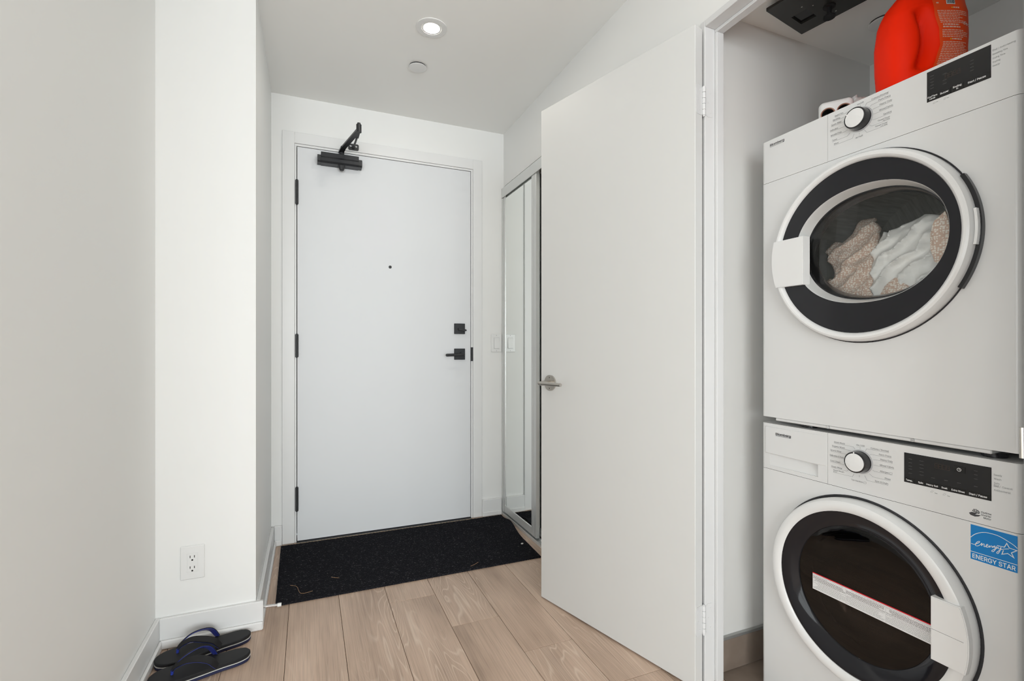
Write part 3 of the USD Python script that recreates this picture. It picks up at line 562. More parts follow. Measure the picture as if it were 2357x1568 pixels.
# ---- washer (lower)
wa = thing('washer', 'white front loading washer at the bottom with blue efficiency sticker', 'washer', (1.302, 1.10, 0.0), -90)
WZ = 0.818
CZ2 = 0.4215
hole = m3.Manifold.cylinder(0.2, 0.172, 0.172, 80).rotate((90, 0, 0)).translate((CS, 0.12, CZ2))
drumH = m3.Manifold.cylinder(0.46, 0.24, 0.24, 72).rotate((90, 0, 0)).translate((CS, 0.52, CZ2))
part(wa, 'body', man(prism(0.012, 0.6785)) - hole - drumH, 'appliance')
pw = man(prism(0.6795, WZ, 0.0, 0.012))
pocket = m3.Manifold.hull_points(np.array([(s, y, z) for s, y, z in ((.030, -.01, .7255), (.182, -.01, .7255), (.030, .0006, .7255), (.182, .016, .7255), (.030, -.01, .6915), (.182, -.01, .6915), (.030, .0006, .6915), (.182, .004, .6915))]))
grv = man(bx(0.2092, 0.2103, -0.02, 0.0012, 0.6795, WZ + .01))
part(wa, 'control_panel', pw - pocket - grv, 'appliance')
part(wa, 'detergent_drawer', m3.Manifold.hull_points(np.array([(.0150, -.0004, .7258), (.2075, -.0002, .7258), (.0180, -.0034, .7285), (.2040, -.0008, .7285), (.0150, .001, .7258), (.2075, .001, .7258), (.0150, .001, .8085), (.2075, .001, .8085), (.0180, -.0034, .8065), (.2040, -.0008, .8065), (.0150, -.0004, .8085), (.2075, -.0002, .8085)])), 'appliance', smooth=False)
for s in (.06, .535):
    part(wa, 'foot', cyl((s, .05, 0.0012), (s, .05, 0.0118), .022, 24), 'gloss_black')
    part(wa, 'foot', cyl((s, .47, 0.0012), (s, .47, 0.0118), .022, 24), 'gloss_black')
part(wa, 'drum', cat(lathe([(0.168, -0.055), (0.235, -0.10), (0.235, -0.40), (0.16, -0.45)], CS, CZ2, 72, cap1=True), *[sector(0.19, 0.234, -0.38, -0.12, a - 5, a + 5, CS, CZ2, 6) for a in (70, 190, 310)]), 'washer_drum')
part(wa, 'shadow_gap_ring', lathe([(0.2385, 0.0005), (0.2425, 0.003), (0.2450, 0.0005)], CS, CZ2), 'gap_dark')  # dark ring, shade of the door gap put into colour
wd = part(wa, 'door_ring', lathe([(0.2385, 0.0008), (0.2390, 0.014), (0.2370, 0.024), (0.2325, 0.0315), (0.2265, 0.0345), (0.2180, 0.0348), (0.2110, 0.0330), (0.2060, 0.0290), (0.2052, 0.020)], CS, CZ2), 'appliance_ring')
part(wd, 'black_annulus', lathe([(0.2055, 0.0282), (0.196, 0.0268), (0.180, 0.0200), (0.1685, 0.0130), (0.1655, 0.0105)], CS, CZ2 + .001), 'black_ring')
part(wd, 'window_rim', lathe([(0.1656, 0.0105), (0.1640, 0.0075), (0.1600, -0.004), (0.1555, -0.018), (0.150, -0.026)], CS, CZ2 + .001), 'gloss_black')
part(wd, 'window_glass', lathe([(0.1645, 0.0078), (0.150, 0.0085), (0.11, 0.0090), (0.05, 0.0092), (0.01, 0.0092)], CS, CZ2 + .001, cap1=True), 'smoked_glass')
part(wd, 'glass_bowl', lathe([(0.152, -0.024), (0.148, -0.05), (0.138, -0.075), (0.115, -0.09), (0.07, -0.098), (0.01, -0.100)], CS, CZ2 - .004, cap1=True), 'smoked_glass')
hp = Point(CS, CZ2).buffer(0.2365, quad_segs=40).intersection(sbox(0.4665, 0.3655, 0.60, 0.5035))
part(wd, 'handle', cat(extrude(hp.difference(sbox(.40, .4325, .525, .4333)), 0.006, 0.0385), extrude(hp.buffer(-.002).difference(sbox(.40, .4325, .525, .4333)), 0.0385, 0.0398)), 'appliance_ring', smooth=20)
dial(wa, 0.758, 93)
part(wa, 'panel_lettering', legend(WASH, [text('On / Off', .2849, .7975, .0038, .0001, s1=.3048), line([(.294, .796), (.294, .7896)], .0004, .0001), text('Tub Sanitize', .2716, .7050, .0038, .0001, s1=.3003), line([(.292, .723), (.292, .7178)], .0004, .0001),
     *[cat(line([(s - .003, z), (s - .002, z + .004), (s + .0005, z + .0045)], .0004, .0001), line([(s + .001, z + .0045), (s + .0035, z + .004), (s + .003, z), (s, z - .001), (s - .003, z)], .0004, .0001)) for s, z in ((.3648, .7430), (.3050, .7050))]]), 'print_gray', smooth=False)
part(wa, 'indicator_lettering', cat(*[text(t, .5573, z - .0018, .0038, .0001, s1=b) for t, z, b in (('Ready', .7882, .570), ('Wash', .7801, .5688), ('Spin', .7712, .566), ('Antibacterial', .7570, .5833))], text('/', .5660, .7637, .0038, .0001), text('Cancel', .5702, .7637, .0038, .0001, s1=.5862)), 'print_pale', smooth=False)
part(wa, 'indicator_bold_lettering', text('End', .5573, .7637, .0042, .0001, s1=.5645, bold=True), 'print_gray', smooth=False)
part(wa, 'brand_lettering', cat(text('Blomberg', .0525, .7868, .0064, .0035, s1=.1022, bold=True), line([(.0525, .7845), (.1022, .7845)], .0008, .0035)), 'print_dark', smooth=False)
dsW = display(wa, .3938, .5535, .7325, .8018, .7442, [.4162, .4388, .4617, .4847, .5110], [('Temp.', .4048, .7385, .0038), ('Spin', .4279, .7388, .0038), ('Heavy Soil', .4504, .7385, .0036), ('Soak', .4735, .7387, .0038), ('Extra Rinse', .4980, .7387, .0036), ('Start / Pause', .5320, .7387, .0040)],
    [(.4068, z, .007) for z in (.7885, .7799, .7720, .7651, .7553)] + [(.4295, z, .008) for z in (.7885, .7800, .7723, .7638, .7565)] + [(.5281, z, .006) for z in (.789, .7808, .7719, .7561)] + [(.452, .7553, .007), (.476, .7559, .007), (.4993, .756, .007)])
part(dsW, 'unlit_digits', digits(.469, .784, .010), 'ghost_amber', smooth=False)
pb = part(dsW, 'timer_button', bx(.4896, .5104, -.0016, -.0008, .7780, .7922, .0003), 'button_black', smooth=False)
part(pb, 'clock_icon', cat(extrude(Point(.4998, .7851).buffer(.0038).difference(Point(.4998, .7851).buffer(.0030)), .0016, .0018), line([(.4998, .7880), (.4998, .7848), (.5018, .7848)], .0007, .0016)), 'print_white', smooth=False)
part(wa, 'small_icons', cat(*[cat(line([(s - .003, z - .002), (s, z - .0025), (s + .003, z + .0015), (s, z + .0022), (s - .003, z - .002)], .0004, .0001), text('3sec', s + .005, z - .003, .0022, .0001, s1=s + .0105)) for s, z in ((.4494, .7242), (.4727, .7243))]), 'print_pale', smooth=False)
HAND = [(.5168, .6973), (.5212, .700), (.5253, .700), (.5289, .7011), (.5294, .6993), (.5253, .6967), (.5284, .6964), (.5355, .6974), (.5324, .6945), (.5263, .6925), (.5222, .6932), (.5191, .6939)]
GEAR = [(.5217, .7047), (.5238, .7056), (.5243, .7078), (.5263, .7074), (.5286, .7087), (.5299, .7068), (.5319, .7074), (.5324, .7054), (.5344, .7047), (.5336, .7019), (.535, .7017), (.5314, .699), (.5304, .7009), (.5274, .7019), (.5233, .7016)]
gp = Polygon(GEAR); gp = gp.difference(gp.buffer(-.0009)).union(gp.intersection(unary_union([LineString([(.52, z), (.54, z + .001)]).buffer(.0003) for z in (.7025, .7045)] + [LineString([(s, .697), (s + .001, .710)]).buffer(.0003) for s in (.5255, .5285, .531)])))
part(wa, 'motor_emblem', cat(extrude(Polygon(HAND).buffer(.0003), .0001, .0004), extrude(gp, .0001, .0004), *[text(t, a, z, .0037, .0001, s1=.5531) for t, a, z in (('Optima', .5366, .7030), ('Inverter', .5366, .6976), ('Motor', .5408, .6922))]), 'print_dark', smooth=False)
# efficiency sticker
es = part(wa, 'efficiency_sticker', extrude(sbox(.5192, .6005, .5936, .6738), .0001, .0003), 'energy_blue', smooth=False, label='blue and white efficiency sticker')
SCR = [(.5207, .633), (.5258, .633), (.5304, .6366), (.5344, .6411), (.5334, .6422), (.5304, .6398), (.5274, .6342), (.5279, .6312), (.5314, .6319), (.5355, .6359), (.538, .6401), (.5375, .6345), (.5393, .6383), (.5415, .6398), (.5418, .637), (.5417, .6344), (.5439, .6353), (.5464, .6375), (.5479, .6403), (.5464, .6407), (.5449, .6376), (.5454, .6346), (.5484, .6357), (.5503, .6393), (.5508, .636), (.5521, .639), (.5542, .6402), (.5547, .6372), (.5564, .64), (.5591, .642), (.5574, .6385), (.5599, .6388), (.5615, .6419), (.56, .6357), (.5562, .6292), (.554, .6303), (.5581, .635), (.5629, .6393), (.5639, .6419), (.5645, .6387), (.5667, .6389), (.5686, .6425), (.5672, .636), (.5639, .6285), (.5618, .6295), (.5658, .6354), (.57, .6393), (.5752, .6419), (.5803, .6441)]
STAR = [(.5629, .6443), (.5738, .6451), (.5775, .6541), (.5813, .6463), (.5928, .6453), (.5845, .6377), (.5881, .6294), (.5789, .6343), (.57, .6294), (.5722, .6377)]
ARC = [(.5193, .6461), (.5263, .6545), (.5344, .6605), (.5434, .6643), (.5533, .6653), (.5629, .6649), (.5715, .6624), (.5799, .6587), (.5881, .6544), (.5935, .6500)]
part(es, 'sticker_lettering', cat(extrude(unary_union([LineString(spline(SCR)).buffer(.00055), LineString(STAR).buffer(.0007, join_style=2), LineString(spline(ARC)).buffer(.0006), LineString([(.5193, .6168), (.5935, .6168)]).buffer(.0006)]).intersection(sbox(.5192, .6005, .5936, .6738)), .0003, .00045),
     text('ENERGY STAR', .5222, .6040, .0088, .0003, s1=.5908, t=.00015, bold=True)), 'sticker_white', smooth=False)
# warning strip on the window
wl = part(wd, 'warning_label', extrude(sbox(.1740, .3815, .4700, .4262), .0098, .0100), 'sticker_white', smooth=False, label='white multilingual warning strip across the window')
part(wl, 'red_edge', extrude(sbox(.1740, .4245, .4700, .4272), .0100, .0102), 'sticker_red', smooth=False)
fine, boldr = [], []
for a, b in ((.1755, .2630), (.2655, .3580), (.3605, .4690)):
    fine.append(sbox(a - .0012, .3825, a - .0009, .4235)) if a > .2 else None
    z, n = .4215, 0
    while z > .3835:
        w = (b - a) * (0.45 if n in (1, 17) else rng.uniform(.82, 1.0)); s = b - w if rng.random() < .4 else a
        x = s
        while x < s + w - .001:
            l = min(rng.uniform(.002, .0075), s + w - x)
            (boldr if 2 <= n <= 6 else fine).append(sbox(x, z, x + l, z + (.0009 if 2 <= n <= 6 else .00055))); x += l + .0009
        z -= .0024; n += 1
part(wl, 'fine_print', extrude(shapely.MultiPolygon(fine), .0100, .0101), 'print_label', smooth=False, kind='stuff')
part(wl, 'bold_print', extrude(shapely.MultiPolygon(boldr), .0100, .0101), 'print_dark', smooth=False, kind='stuff')

# ---- laundry in the dryer: crumpled cloths, in the dryer's frame
def cloth(name, label, poly, m, base, rise, fold, seed, thick=0.012, res=0.0042, bulge=0.018, back_bulge=0.02):
    P = Polygon(poly).buffer(.004).buffer(-.004)
    s0, z0, s1, z1 = P.bounds
    r = np.random.default_rng(seed)
    g = np.array([(a, b) for a in np.arange(s0, s1, res) for b in np.arange(z0, z1, res)]); g += r.uniform(-.3, .3, g.shape) * res
    g = g[shapely.contains_xy(P.buffer(-res * .6), g[:, 0], g[:, 1])]
    bd = np.array([P.exterior.interpolate(t).coords[0] for t in np.arange(0, P.length, res * .9)])
    pts = np.vstack([bd, g]); tri = Delaunay(pts).simplices
    c = pts[tri].mean(1); tri = tri[shapely.contains_xy(P, c[:, 0], c[:, 1])]
    e = np.array([P.exterior.distance(Point(p)) for p in pts])
    d = base + rise * np.clip((pts[:, 1] - 0.345) / 0.24, 0, 1.2)              # depth behind the front face
    d = d - bulge * (1 - np.exp(-e / 0.02)) + fold(pts[:, 0], pts[:, 1])
    front = np.stack([pts[:, 0], d, pts[:, 1]], 1); back = front + [0, thick, 0]; back[:, 1] += back_bulge * (1 - np.exp(-e / 0.02))
    a, b, cc = pts[tri[:, 0]], pts[tri[:, 1]], pts[tri[:, 2]]
    flip = np.cross(b - a, cc - a) < 0; tri[flip] = tri[flip][:, ::-1]
    n, nb = len(pts), len(bd)
    side = [[i, (i + 1) % nb, n + (i + 1) % nb] for i in range(nb)] + [[i, n + (i + 1) % nb, n + i] for i in range(nb)]
    V = np.vstack([front, back]); F = np.vstack([tri, tri[:, ::-1] + n, np.array(side)])
    t = thing(name, label, 'laundry', (1.302, 1.10, 0.838), -90)
    part(t, 'fabric', trimesh.Trimesh(V, F, process=False), m, smooth=50)
    return t
def ridges(s, z, ang, wl, amp, seed, sharp=1.0):
    a = math.radians(ang); u = s * math.cos(a) + z * math.sin(a)
    w = meshkit.fbm(np.stack([s * 22, z * 22, np.full_like(s, seed)], -1), 3, seed)
    ph = u / wl * 2 * np.pi + w * 7
    return -amp * (1 - np.abs(np.sin(ph / 2)) ** sharp)
BROWN = [(.1007, .5007), (.1167, .5319), (.1357, .5242), (.1566, .5484), (.1722, .5863), (.2057, .5872), (.2389, .538), (.2454, .4976), (.2445, .4712), (.2877, .3425), (.2402, .3447), (.1886, .3542), (.1425, .371), (.1446, .413), (.1647, .403)]
WHITE = [(.2445, .4712), (.2578, .5314), (.2716, .5188), (.3016, .5361), (.3459, .5584), (.385, .545), (.425, .495), (.442, .430), (.4180, .4050), (.4085, .3869), (.3928, .3658), (.3592, .3549), (.3315, .382), (.3181, .3681), (.3111, .3469), (.2882, .3413)]
PATCH = [(0.4458, 0.5284), (0.4255, 0.5112), (0.4172, 0.4817), (0.418, 0.4462), (0.4255, 0.4135), (0.4418, 0.4041), (0.4529, 0.4396), (0.4545, 0.4775), (0.4513, 0.505)]
LOW = [(.3150, .3691), (.3353, .3900), (.3700, .3600), (.3237, .3400), (.305, .3420)]
cloth('patterned_cloth', 'tan cloth with small pale squares heaped left in the dryer window', BROWN, 'cloth_brown', .076, .13, lambda s, z: ridges(s, z, -38, .052, .018, 3, .8) + ridges(s, z, 60, .09, .007, 5), 1)
cloth('pale_cloth', 'pale grey plain cloth with deep diagonal folds in the dryer window', WHITE, 'cloth_white', .073, .12, lambda s, z: ridges(s, z, -40, .045, .021, 11, .7) + ridges(s, z, 40, .10, .008, 13), 2)
cloth('patterned_cloth', 'tan patterned cloth flap pressed against the right of the dryer window', PATCH, 'cloth_brown', .060, .0, lambda s, z: ridges(s, z, 10, .06, .005, 21), 3, bulge=.008, thick=.004, back_bulge=.004)
cloth('patterned_cloth', 'small tan patterned corner at the bottom below the pale cloth', LOW, 'cloth_brown', .056, .10, lambda s, z: ridges(s, z, 30, .05, .006, 31), 4, bulge=.008)

# ------------------------------------------------------------------ things on the dryer
TOP = 0.838 + 0.845
jug = thing('detergent_jug', 'big red orange detergent jug standing on the dryer', 'detergent', (1.436, 0.758, TOP), -24.0)   # local x: grip end (-) to label end (+); local -y faces the hall
JH = 0.295
def jw(v):       # half length and half depth of the section at height fraction v
    zz = [0, .03, .12, .3, .5, .68, .82, .92, 1.0]
    a = np.interp(v, zz, [.076, .085, .092, .096, .097, .093, .080, .062, .042]); b = np.interp(v, zz, [.052, .058, .062, .064, .064, .062, .056, .046, .034])
    x0 = np.interp(v, [0, .5, .75, 1], [.016, .016, .020, .034])
    return a, b, x0
def jwaist(x, v):
    # the label side pinches in at two heights, as the silhouette shows
    return .010 * np.exp(-((v - .36) / .05) ** 2)
def jface(x, v):   # y of the hall face
    a, b, x0 = jw(v)
    q = np.clip(np.abs((x - x0) / a), 0, 1)
    y = -b * (1 - q ** 3.0) ** (1 / 3.0)
    # finger recess: a crescent behind the grip
    cxr = -.030 + .020 * (1 - ((v - .43) / .26) ** 2)
    g = np.exp(-((x - cxr) / .014) ** 2) * np.clip(1 - ((v - .43) / .27) ** 4, 0, 1)
    return y + .030 * g + .0035 * np.exp(-((x - .022) / .02) ** 2) * np.clip(1 - ((v - .43) / .33) ** 4, 0, 1)
vs = np.concatenate([np.linspace(0, .08, 5), np.linspace(.1, 1, 46)]); rings = []
for v in vs:
    a, b, x0 = jw(v); t = np.arange(120) / 120 * 2 * np.pi
    c, s = np.cos(t), np.sin(t); p = 2.9
    X = x0 + a * np.sign(c) * np.abs(c) ** (2 / p); Y = b * np.sign(s) * np.abs(s) ** (2 / p)
    rec = np.exp(-((X + .030 - .020 * (1 - ((v - .43) / .26) ** 2)) / .014) ** 2) * np.clip(1 - ((v - .43) / .27) ** 4, 0, 1)
    Y = Y - np.sign(Y) * .030 * rec * (np.abs(Y) > .02)
    X = X - np.where(X > x0 + a * .8, jwaist(X, v), 0)
    z = v * JH
    rings.append(np.stack([X, Y, np.full(120, z)], 1))
rings = [np.repeat(rings[0].mean(0)[None], 120, 0)] + rings + [np.repeat(rings[-1].mean(0)[None], 120, 0)]
jb = part(jug, 'bottle', strip(rings), 'jug', smooth=60)
part(jug, 'neck', cat(cyl((.034, 0, JH), (.034, 0, JH + .018), .027, 36)), 'cap')
part(jug, 'cap', cat(cyl((.034, 0, JH + .018), (.034, 0, JH + .075), .034, 40, .031)), 'cap', label='pale screw cap')
def onface(X, Z, off):
    V = Z / JH; a, b, x0 = jw(V); q = np.clip(np.abs((X - x0) / a), 0, .999)
    p = 2.9; y = -b * (1 - q ** p) ** (1 / p)
    cxr = -.030 + .020 * (1 - ((V - .43) / .26) ** 2)
    rec = np.exp(-((X - cxr) / .014) ** 2) * np.clip(1 - ((V - .43) / .27) ** 4, 0, 1)
    return y + .030 * rec * (np.abs(y) > .02) - off
def lab_l(v): return np.interp(v, [.03, .10, .22, .36, .5, .62, .78, .88], [-.012, -.012, .002, .014, .012, .002, -.004, .016])
def lab_r(v): return np.interp(v, [.03, .10, .22, .36, .5, .62, .78, .88], [.080, .090, .093, .092, .096, .094, .084, .058])
nv, nu = 60, 22; G = []
for v in np.linspace(.03, .88, nv):
    X = np.linspace(lab_l(v), lab_r(v), nu); Z = np.full(nu, v * JH); G.append(np.stack([X, onface(X, Z, .0009), Z], 1))
lab = part(jb, 'label', strip(G, wrap=False), 'jug_label', smooth=60, label='printed darker orange back label')
def dashes(rows, hgt, seed, off=.0013):
    r = np.random.default_rng(seed); L = []
    for z, a, b in rows:
        x = a
        while x < b - .002:
            l = min(r.uniform(.003, .009), b - x); n = max(2, int(l / .003) + 1); X = np.linspace(x, x + l, n)
            L.append(strip([np.stack([X, onface(X, np.full(n, zz), off), np.full(n, zz)], 1) for zz in (z, z + hgt)], wrap=False)); x += l + .0012
    return cat(*L)
r = np.random.default_rng(5); rows = []
for z0, n, a, b in ((.1885, 8, .006, .098), (.1405, 5, .018, .096), (.1115, 14, .002, .096)):
    for i in range(n):
        z = z0 - i * .0041; v = z / JH
        rows.append((z, max(a, lab_l(v) + .006), min(b, lab_r(v) - .009) * r.uniform(.72, 1.0) if r.random() < .5 else min(b, lab_r(v) - .009)))
part(lab, 'fine_print', dashes(rows, .0020, 1), 'label_print', smooth=False, kind='stuff')
part(lab, 'bold_print', dashes([(.1960, .046, .062), (.1180, .042, .070), (.1535, .020, .060), (.1475, .020, .066), (.0420, -.006, .04), (.2080, .006, .014)], .0036, 2), 'label_print', smooth=False, kind='stuff')
X = np.linspace(.030, .052, 6)
part(lab, 'barcode_patch', strip([np.stack([X, onface(X, np.full(6, z), .0014), np.full(6, z)], 1) for z in (.2060, .2190, .2320)], wrap=False), 'sticker_white', smooth=False)
bars = []; x = .0315; r = np.random.default_rng(9)
while x < .0500:
    w = r.choice([.0004, .0007, .0011]); Xb = np.array([x, x + w])
    bars.append(strip([np.stack([Xb, onface(Xb, np.full(2, z), .0018), np.full(2, z)], 1) for z in (.2078, .2190, .2302)], wrap=False)); x += w + r.choice([.0004, .0007])
part(lab, 'barcode', cat(*bars), 'print_dark', smooth=False, kind='stuff')
part(lab, 'warning_mark', dashes([(.1960, .0415, .0445), (.1180, .0375, .0405)], .003, 3), 'yellow', smooth=False, kind='stuff')
part(lab, 'round_symbol', cat(*[trimesh.util.concatenate([strip([np.array([[cx0 + rr * math.cos(t), float(onface(np.array([cx0 + rr * math.cos(t)]), np.array([.160 + rr * math.sin(t)]), .0014)[0]), .160 + rr * math.sin(t)] for t in np.linspace(0, 2 * np.pi, 20)]) for rr in (.0022, .0032)], wrap=False)]) for cx0 in (.076, .084, .092)]), 'sticker_white', smooth=False, kind='stuff')

wp = thing('wrapped_pack', 'white wrapped pack with two dark copper rimmed holes on the dryer', 'pack', (1.3734, 0.9096, TOP), -56)
HOLES = ((-.024, .0290), (.014, .0320))
wr_ = rbx(-.047, .0365, .0, .046, .0005, .068, .014, 24)
for xx, zz in HOLES: wr_ = wr_ - man(cyl((xx, -.01, zz), (xx, .036, zz), .0162, 40))
part(wp, 'wrapper', wr_, 'wrap')
for xx, zz in HOLES:
    h = part(wp, 'copper_rim', lathe([(.0148, -.004), (.0150, .0010), (.0162, .0020), (.0176, .0010), (.0178, -.0005)], xx, zz, 48), 'copper', label='thin copper coloured rim')
    part(h, 'opening', lathe([(.0159, -.003), (.0157, -.034)], xx, zz, 40, cap1=True), 'dark_hole', label='dark opening')
bag = thing('plastic_bag', 'crumpled pinkish white film bundle beside the red jug', 'bag', (1.472, 0.908, TOP), 0)
sph = trimesh.creation.icosphere(4, 1.0); v = sph.vertices
q = v * np.array([.036, .033, .046]) * (1 + .34 * (meshkit.fbm(v * 3.0, 4, 8)[:, None] - .5)) + np.array([0, 0, .042]); q[:, 2] = np.maximum(q[:, 2], 0.0008)
part(bag, 'film', trimesh.Trimesh(q, sph.faces, process=False), 'wrap_pink', smooth=40)
part(bag, 'gathered_neck', tube([(-.006, .004, .072), (-.013, .008, .086), (-.016, .010, .092)], [.011, .006, .009], 12), 'wrap', label='twisted end of the film')

# ------------------------------------------------------------------ fittings on ceilings and walls
pn = thing('ceiling_panel', 'black glossy rectangular panel under the laundry closet ceiling', 'panel', (1.323, 1.102, 2.102), 9.6)
plate = man(bx(0.0, 0.211, -0.42, 0.0, 0.0, 0.012, .002)) - man(bx(0.095, 0.155, -0.075, -0.028, -0.01, 0.007))
part(pn, 'plate', plate, 'panel_black', smooth=False)
part(pn, 'mount_block', bx(0.05, 0.16, -0.30, -0.10, 0.0121, 0.0285), 'gap_dark', smooth=False)
part(pn, 'socket', bx(0.096, 0.154, -0.074, -0.029, 0.0062, 0.0069), 'gloss_black', smooth=False)
part(pn, 'knob', cat(cyl((0.142, -.118, -.003), (0.142, -.118, 0.0), .017, 28), cyl((0.142, -.118, -.030), (0.142, -.118, -.003), .0065, 18), cyl((0.142, -.118, -.035), (0.142, -.118, -.030), .0165, 28)), 'rubber_black')
for xx, yy in ((.072, -.072), (.094, -.094), (.180, -.120)):
    part(pn, 'rivet', cyl((xx, yy, -.0012), (xx, yy, 0), .0022, 12), 'nickel')
def disc(name, label, x, y, z, R):
    t = thing(name, label, 'cover', (x, y, z))
    part(t, 'cover_plate', lathe_z([(0.0, -.0095), (R * .9, -.0095), (R, -.008), (R, -.0062), (R * .92, -.0055), (.0, -.0055)]), 'white_plastic')
    part(t, 'collar', lathe_z([(R * .93, -.0042), (R * .93, 0.0)]), 'gap_dark')
def lathe_z(profile, n=56):
    t = np.arange(n) / n * 2 * np.pi
    return strip([np.stack([r_ * np.cos(t), r_ * np.sin(t), np.full(n, z)], 1) for r_, z in profile])
disc('sprinkler_cover', 'flat white round sprinkler cover on the hall ceiling before the door', .4855, 2.333, H, .0415)
disc('sprinkler_cover', 'round white sprinkler cover half hidden behind the red jug', 1.757, 1.014, 2.131, .041)
dl = thing('downlight', 'small lit round recessed ceiling light near the top of the photo', 'lamp', (.481, 2.029, H))
part(dl, 'trim_ring', lathe_z([(.065, -.0003), (.0645, -.003), (.058, -.0042), (.042, -.0036), (.0405, -.001)]), 'white_plastic')
part(dl, 'gimbal', lathe_z([(.0400, -.0008), (.0385, -.0030), (.0345, -.0030), (.0335, -.001)]), 'white_plastic')
part(dl, 'lens', lathe_z([(.0335, -.0015), (.02, -.0030), (.0005, -.0034)]), 'lamp_glow')

ol = thing('outlet', 'white double electrical outlet on the projecting wall', 'outlet', (-.3805, YP, .2825))
part(ol, 'cover_plate', bx(-.0375, .0375, -.0055, -.0001, -.0595, .0595, .003), 'white_plastic', smooth=False)
part(ol, 'receptacle', bx(-.0168, .0168, -.0068, -.0056, -.0335, .0335, .0008), 'white_plastic', smooth=False)
part(ol, 'slot', cat(*[bx(x - .0011, x + .0011, -.0071, -.0068, z - .0042, z + .0042) for z in (.0215, -.0165) for x in (-.0070, .0062)], *[cyl((-.0004, -.0071, z), (-.0004, -.0068, z), .0030, 16) for z in (.0095, -.0285)]), 'dark_hole', smooth=False, label='dark outlet slots')
for z in (.048, -.048): part(ol, 'screw', cyl((0, -.0060, z), (0, -.0055, z), .0028, 12), 'white_plastic')
sw = thing('light_switch', 'white rocker light switch between the entry door and the closet', 'switch', (1.093, YB, 1.0775))
part(sw, 'cover_plate', bx(-.036, .036, -.0060, -.0001, -.0565, .0565, .003), 'white_plastic', smooth=False)
rk = m3.Manifold.hull_points(np.array([(x, y, z) for x in (-.0165, .0165) for y, z in ((-.0061, -.0335), (-.0061, .0335), (-.0120, -.0325), (-.0075, .0325))]))
part(sw, 'rocker', rk, 'white_plastic', smooth=False)
part(sw, 'rocker_gap', cat(bx(-.0178, .0178, -.0064, -.006, -.0348, -.0336), bx(-.0178, .0178, -.0064, -.006, .0336, .0348), bx(-.0178, -.0166, -.0064, -.006, -.0336, .0336), bx(.0166, .0178, -.0064, -.006, -.0336, .0336)), 'gray_plastic', smooth=False)
for z in (.048, -.048): part(sw, 'screw', cyl((0, -.0066, z), (0, -.0060, z), .0026, 12), 'gray_plastic')
st = thing('door_bumper', 'short metal door stop with white tip on the baseboard', 'door stop', (XP + .0148, 2.086, .058))
part(st, 'base', cyl((0, 0, 0), (.006, 0, 0), .009, 20, .006), 'chrome')
part(st, 'rod', tube([(.005, 0, 0), (.03, 0, -.001), (.058, 0, -.003)], .0052, 12), 'chrome')
part(st, 'rubber_tip', cyl((.056, 0, -.003), (.070, 0, -.0035), .0072, 20), 'white_plastic', label='white rubber tip')

# ------------------------------------------------------------------ entry mat and debris
mt = thing('door_mat', 'charcoal ribbed mat lying before the entry door', 'mat', (0, 0, 0))
xl, nx_, pitch = [-.131, 1.11], 70, .0075
ys = np.arange(2.189, 2.826, pitch / 5)
V, F = [], []
for y in ys:
    t = (y - 2.189) / (2.806 - 2.189)
    xa = -.122 + (-.009) * t; xb = np.interp(y, [2.189, 2.45, 2.68, 2.806], [1.072, 1.083, 1.094, 1.108])
    X = np.linspace(xa, xb, nx_)
    ph = (y / pitch) % 1.0
    rib = .0028 * (1 - abs(2 * ph - 1)) ** .6
    curl = .030 * np.clip((X - (xb - .09)) / .09, 0, 1) ** 2 * np.exp(-((y - 2.63) / .10) ** 2)
    wob = .0012 * (meshkit.noise(np.stack([X * 60, np.full(nx_, y * 160), np.zeros(nx_)], 1), 2) - .5)
    V.append(np.stack([X, np.full(nx_, y), .0062 + rib + curl + wob], 1))
top = np.array(V); m, n = top.shape[:2]; bot = top.copy(); bot[..., 2] = np.maximum(.0009, bot[..., 2] - .0075); bot[..., 2] = np.where(top[..., 2] < .0125, .0009, bot[..., 2])
VV = np.vstack([top.reshape(-1, 3), bot.reshape(-1, 3)]); o = m * n; I = np.arange(o).reshape(m, n)
a, b, c, d = I[:-1, :-1].ravel(), I[:-1, 1:].ravel(), I[1:, 1:].ravel(), I[1:, :-1].ravel()
F = [np.stack([a, b, c], 1), np.stack([a, c, d], 1), np.stack([a, c, b], 1) + o, np.stack([a, d, c], 1) + o]
for e in (I[0], I[:, -1], I[-1][::-1], I[:, 0][::-1]): F += [np.stack([e[:-1], e[:-1] + o, e[1:] + o], 1), np.stack([e[:-1], e[1:] + o, e[1:]], 1)]
part(mt, 'ribbed_pile', trimesh.Trimesh(VV, np.vstack(F), process=False), 'mat', smooth=False)
def straw(label, pts):
    t = thing('straw', label, 'straw', (0, 0, 0)); part(t, 'stem', tube(spline(pts, 4), .0009, 7), 'straw')
straw('longest curled straw near the left front corner of the mat', [(-.072, 2.339, .0105), (-.046, 2.315, .011), (-.035, 2.262, .011), (-.026, 2.243, .0112), (-.006, 2.240, .0112), (.018, 2.247, .0112)])
straw('short straight straw right of the curled one on the mat', [(.097, 2.350, .0108), (.112, 2.338, .011), (.130, 2.328, .0108)])
straw('straw near the front edge at the right of the mat', [(.712, 2.212, .0108), (.735, 2.222, .011), (.760, 2.239, .0108)])
cr = thing('crumb', 'tiny white crumb near the right edge of the mat', 'crumb', (1.043, 2.355, .0135)); sph = trimesh.creation.icosphere(2, 1.0)
part(cr, 'scrap', trimesh.Trimesh(sph.vertices * [.007, .005, .0035] * (1 + .3 * (meshkit.noise(sph.vertices * 2 + 5, 3)[:, None] - .5)), sph.faces, process=False), 'stripe')

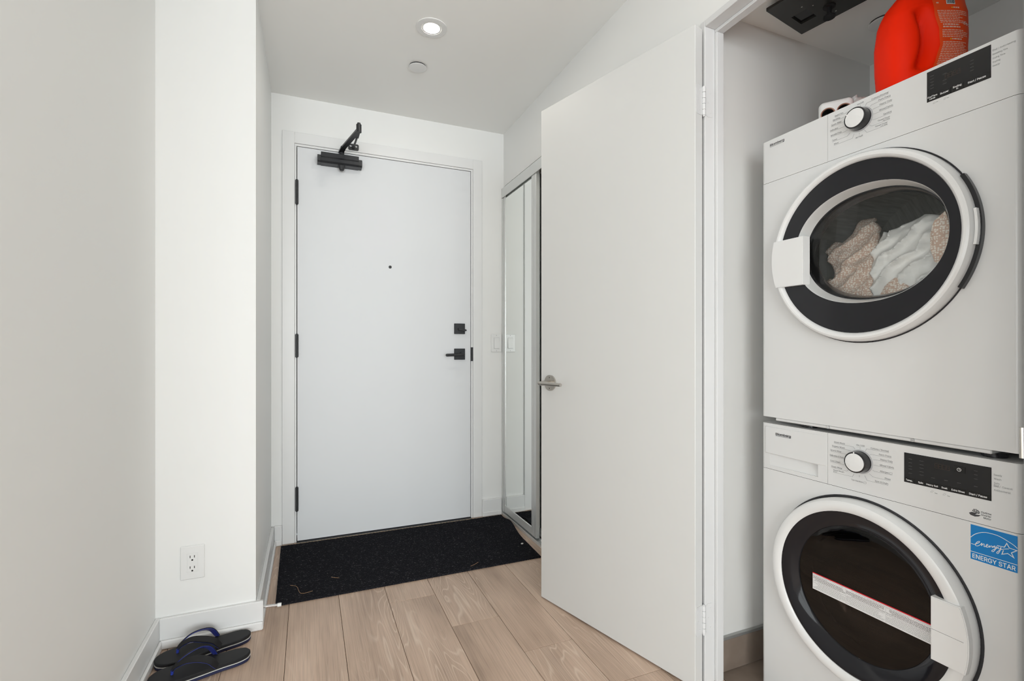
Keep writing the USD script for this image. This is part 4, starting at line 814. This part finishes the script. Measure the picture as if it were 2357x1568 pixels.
# ------------------------------------------------------------------ flip flops
def flipflop(label, loc, rot, mir, stack=0.0):
    """local: toe towards -x, heel at +x, sole on z=0; mir=+1: inner side towards +y"""
    t = thing('flip_flop', label, 'sandal', loc, rot, group=None)
    xs = np.array([-.135, -.128, -.105, -.06, 0, .05, .095, .122, .133]) * 1.05; up = np.array([.006, .024, .041, .047, .042, .036, .034, .024, .006]); dn = np.array([-.006, -.026, -.043, -.049, -.043, -.036, -.034, -.024, -.006])
    if mir < 0: up, dn = -dn, -up
    A = spline(np.stack([xs, up], 1), 6); B = spline(np.stack([xs, dn], 1), 6)[::-1]
    P = Polygon(np.vstack([A, B])).buffer(.002).buffer(-.002)
    def layer(g, z0, z1, c=0.0):
        pl = [(g.buffer(-c), z0), (g, z0 + c), (g, z1 - c), (g.buffer(-c), z1)] if c else [(g, z0), (g, z1)]
        R = []
        for q, z in pl:
            e = q.exterior; R.append(np.array([(*e.interpolate(s, normalized=True).coords[0], z) for s in np.arange(120) / 120]))
        R = [np.repeat(R[0].mean(0)[None], 120, 0)] + R + [np.repeat(R[-1].mean(0)[None], 120, 0)]
        m = strip(R); return m
    part(t, 'outsole', layer(P, .0006, .0115, .002), 'navy')
    part(t, 'midsole_stripe', layer(P.buffer(.0006), .0116, .0135), 'stripe', label='thin white line around the sole')
    part(t, 'footbed', layer(P, .0136, .0250, .0022), 'rubber_black')
    post = np.array([-.078, .006 * mir, .0245])
    for sgn, name in ((1, 'strap'), (-1, 'strap')):
        end = np.array([.042, sgn * (.0365), .0240])
        C = spline([post + [0, 0, .012], post + [.010, sgn * .006, .026], post + [.038, sgn * .018, .040], [-.006, sgn * .034, .064], [.022, sgn * .041, .052], end], 7)
        wd = np.interp(np.linspace(0, 1, len(C)), [0, .2, .6, .9, 1], [.0045, .0070, .0115, .0110, .0085])
        tn = np.gradient(C, axis=0); tn /= np.linalg.norm(tn, axis=1, keepdims=True)
        out = np.stack([np.zeros(len(C)), np.full(len(C), sgn * .55), np.full(len(C), .83)], 1)
        out -= tn * (out * tn).sum(1, keepdims=True); out /= np.linalg.norm(out, axis=1, keepdims=True)
        w = np.cross(tn, out)
        def band(o0, o1):
            return strip([C + w * wd[:, None] + out * o0, C + w * wd[:, None] * .9 + out * o1, C - w * wd[:, None] * .9 + out * o1, C - w * wd[:, None] + out * o0, C + w * wd[:, None] + out * o0], wrap=False)
        s_ = part(t, name, band(.0002, .0026), 'rubber_black')
        part(s_, 'strap_lining', band(-.0018, .0001), 'rubber_blue', label='blue inside of the strap')
    part(t, 'toe_post', tube([post + [0, 0, -.004], post + [0, 0, .004], post + [.001, 0, .0125]], [.0045, .004, .005], 12), 'rubber_blue', label='blue toe post')
flipflop('black flip flop touching the baseboard under the outlet', (-.327, 1.956, 0), 14, 1)
flipflop('black flip flop nearest the viewer, beside its mate', (-.318, 1.841, 0), 11, -1)
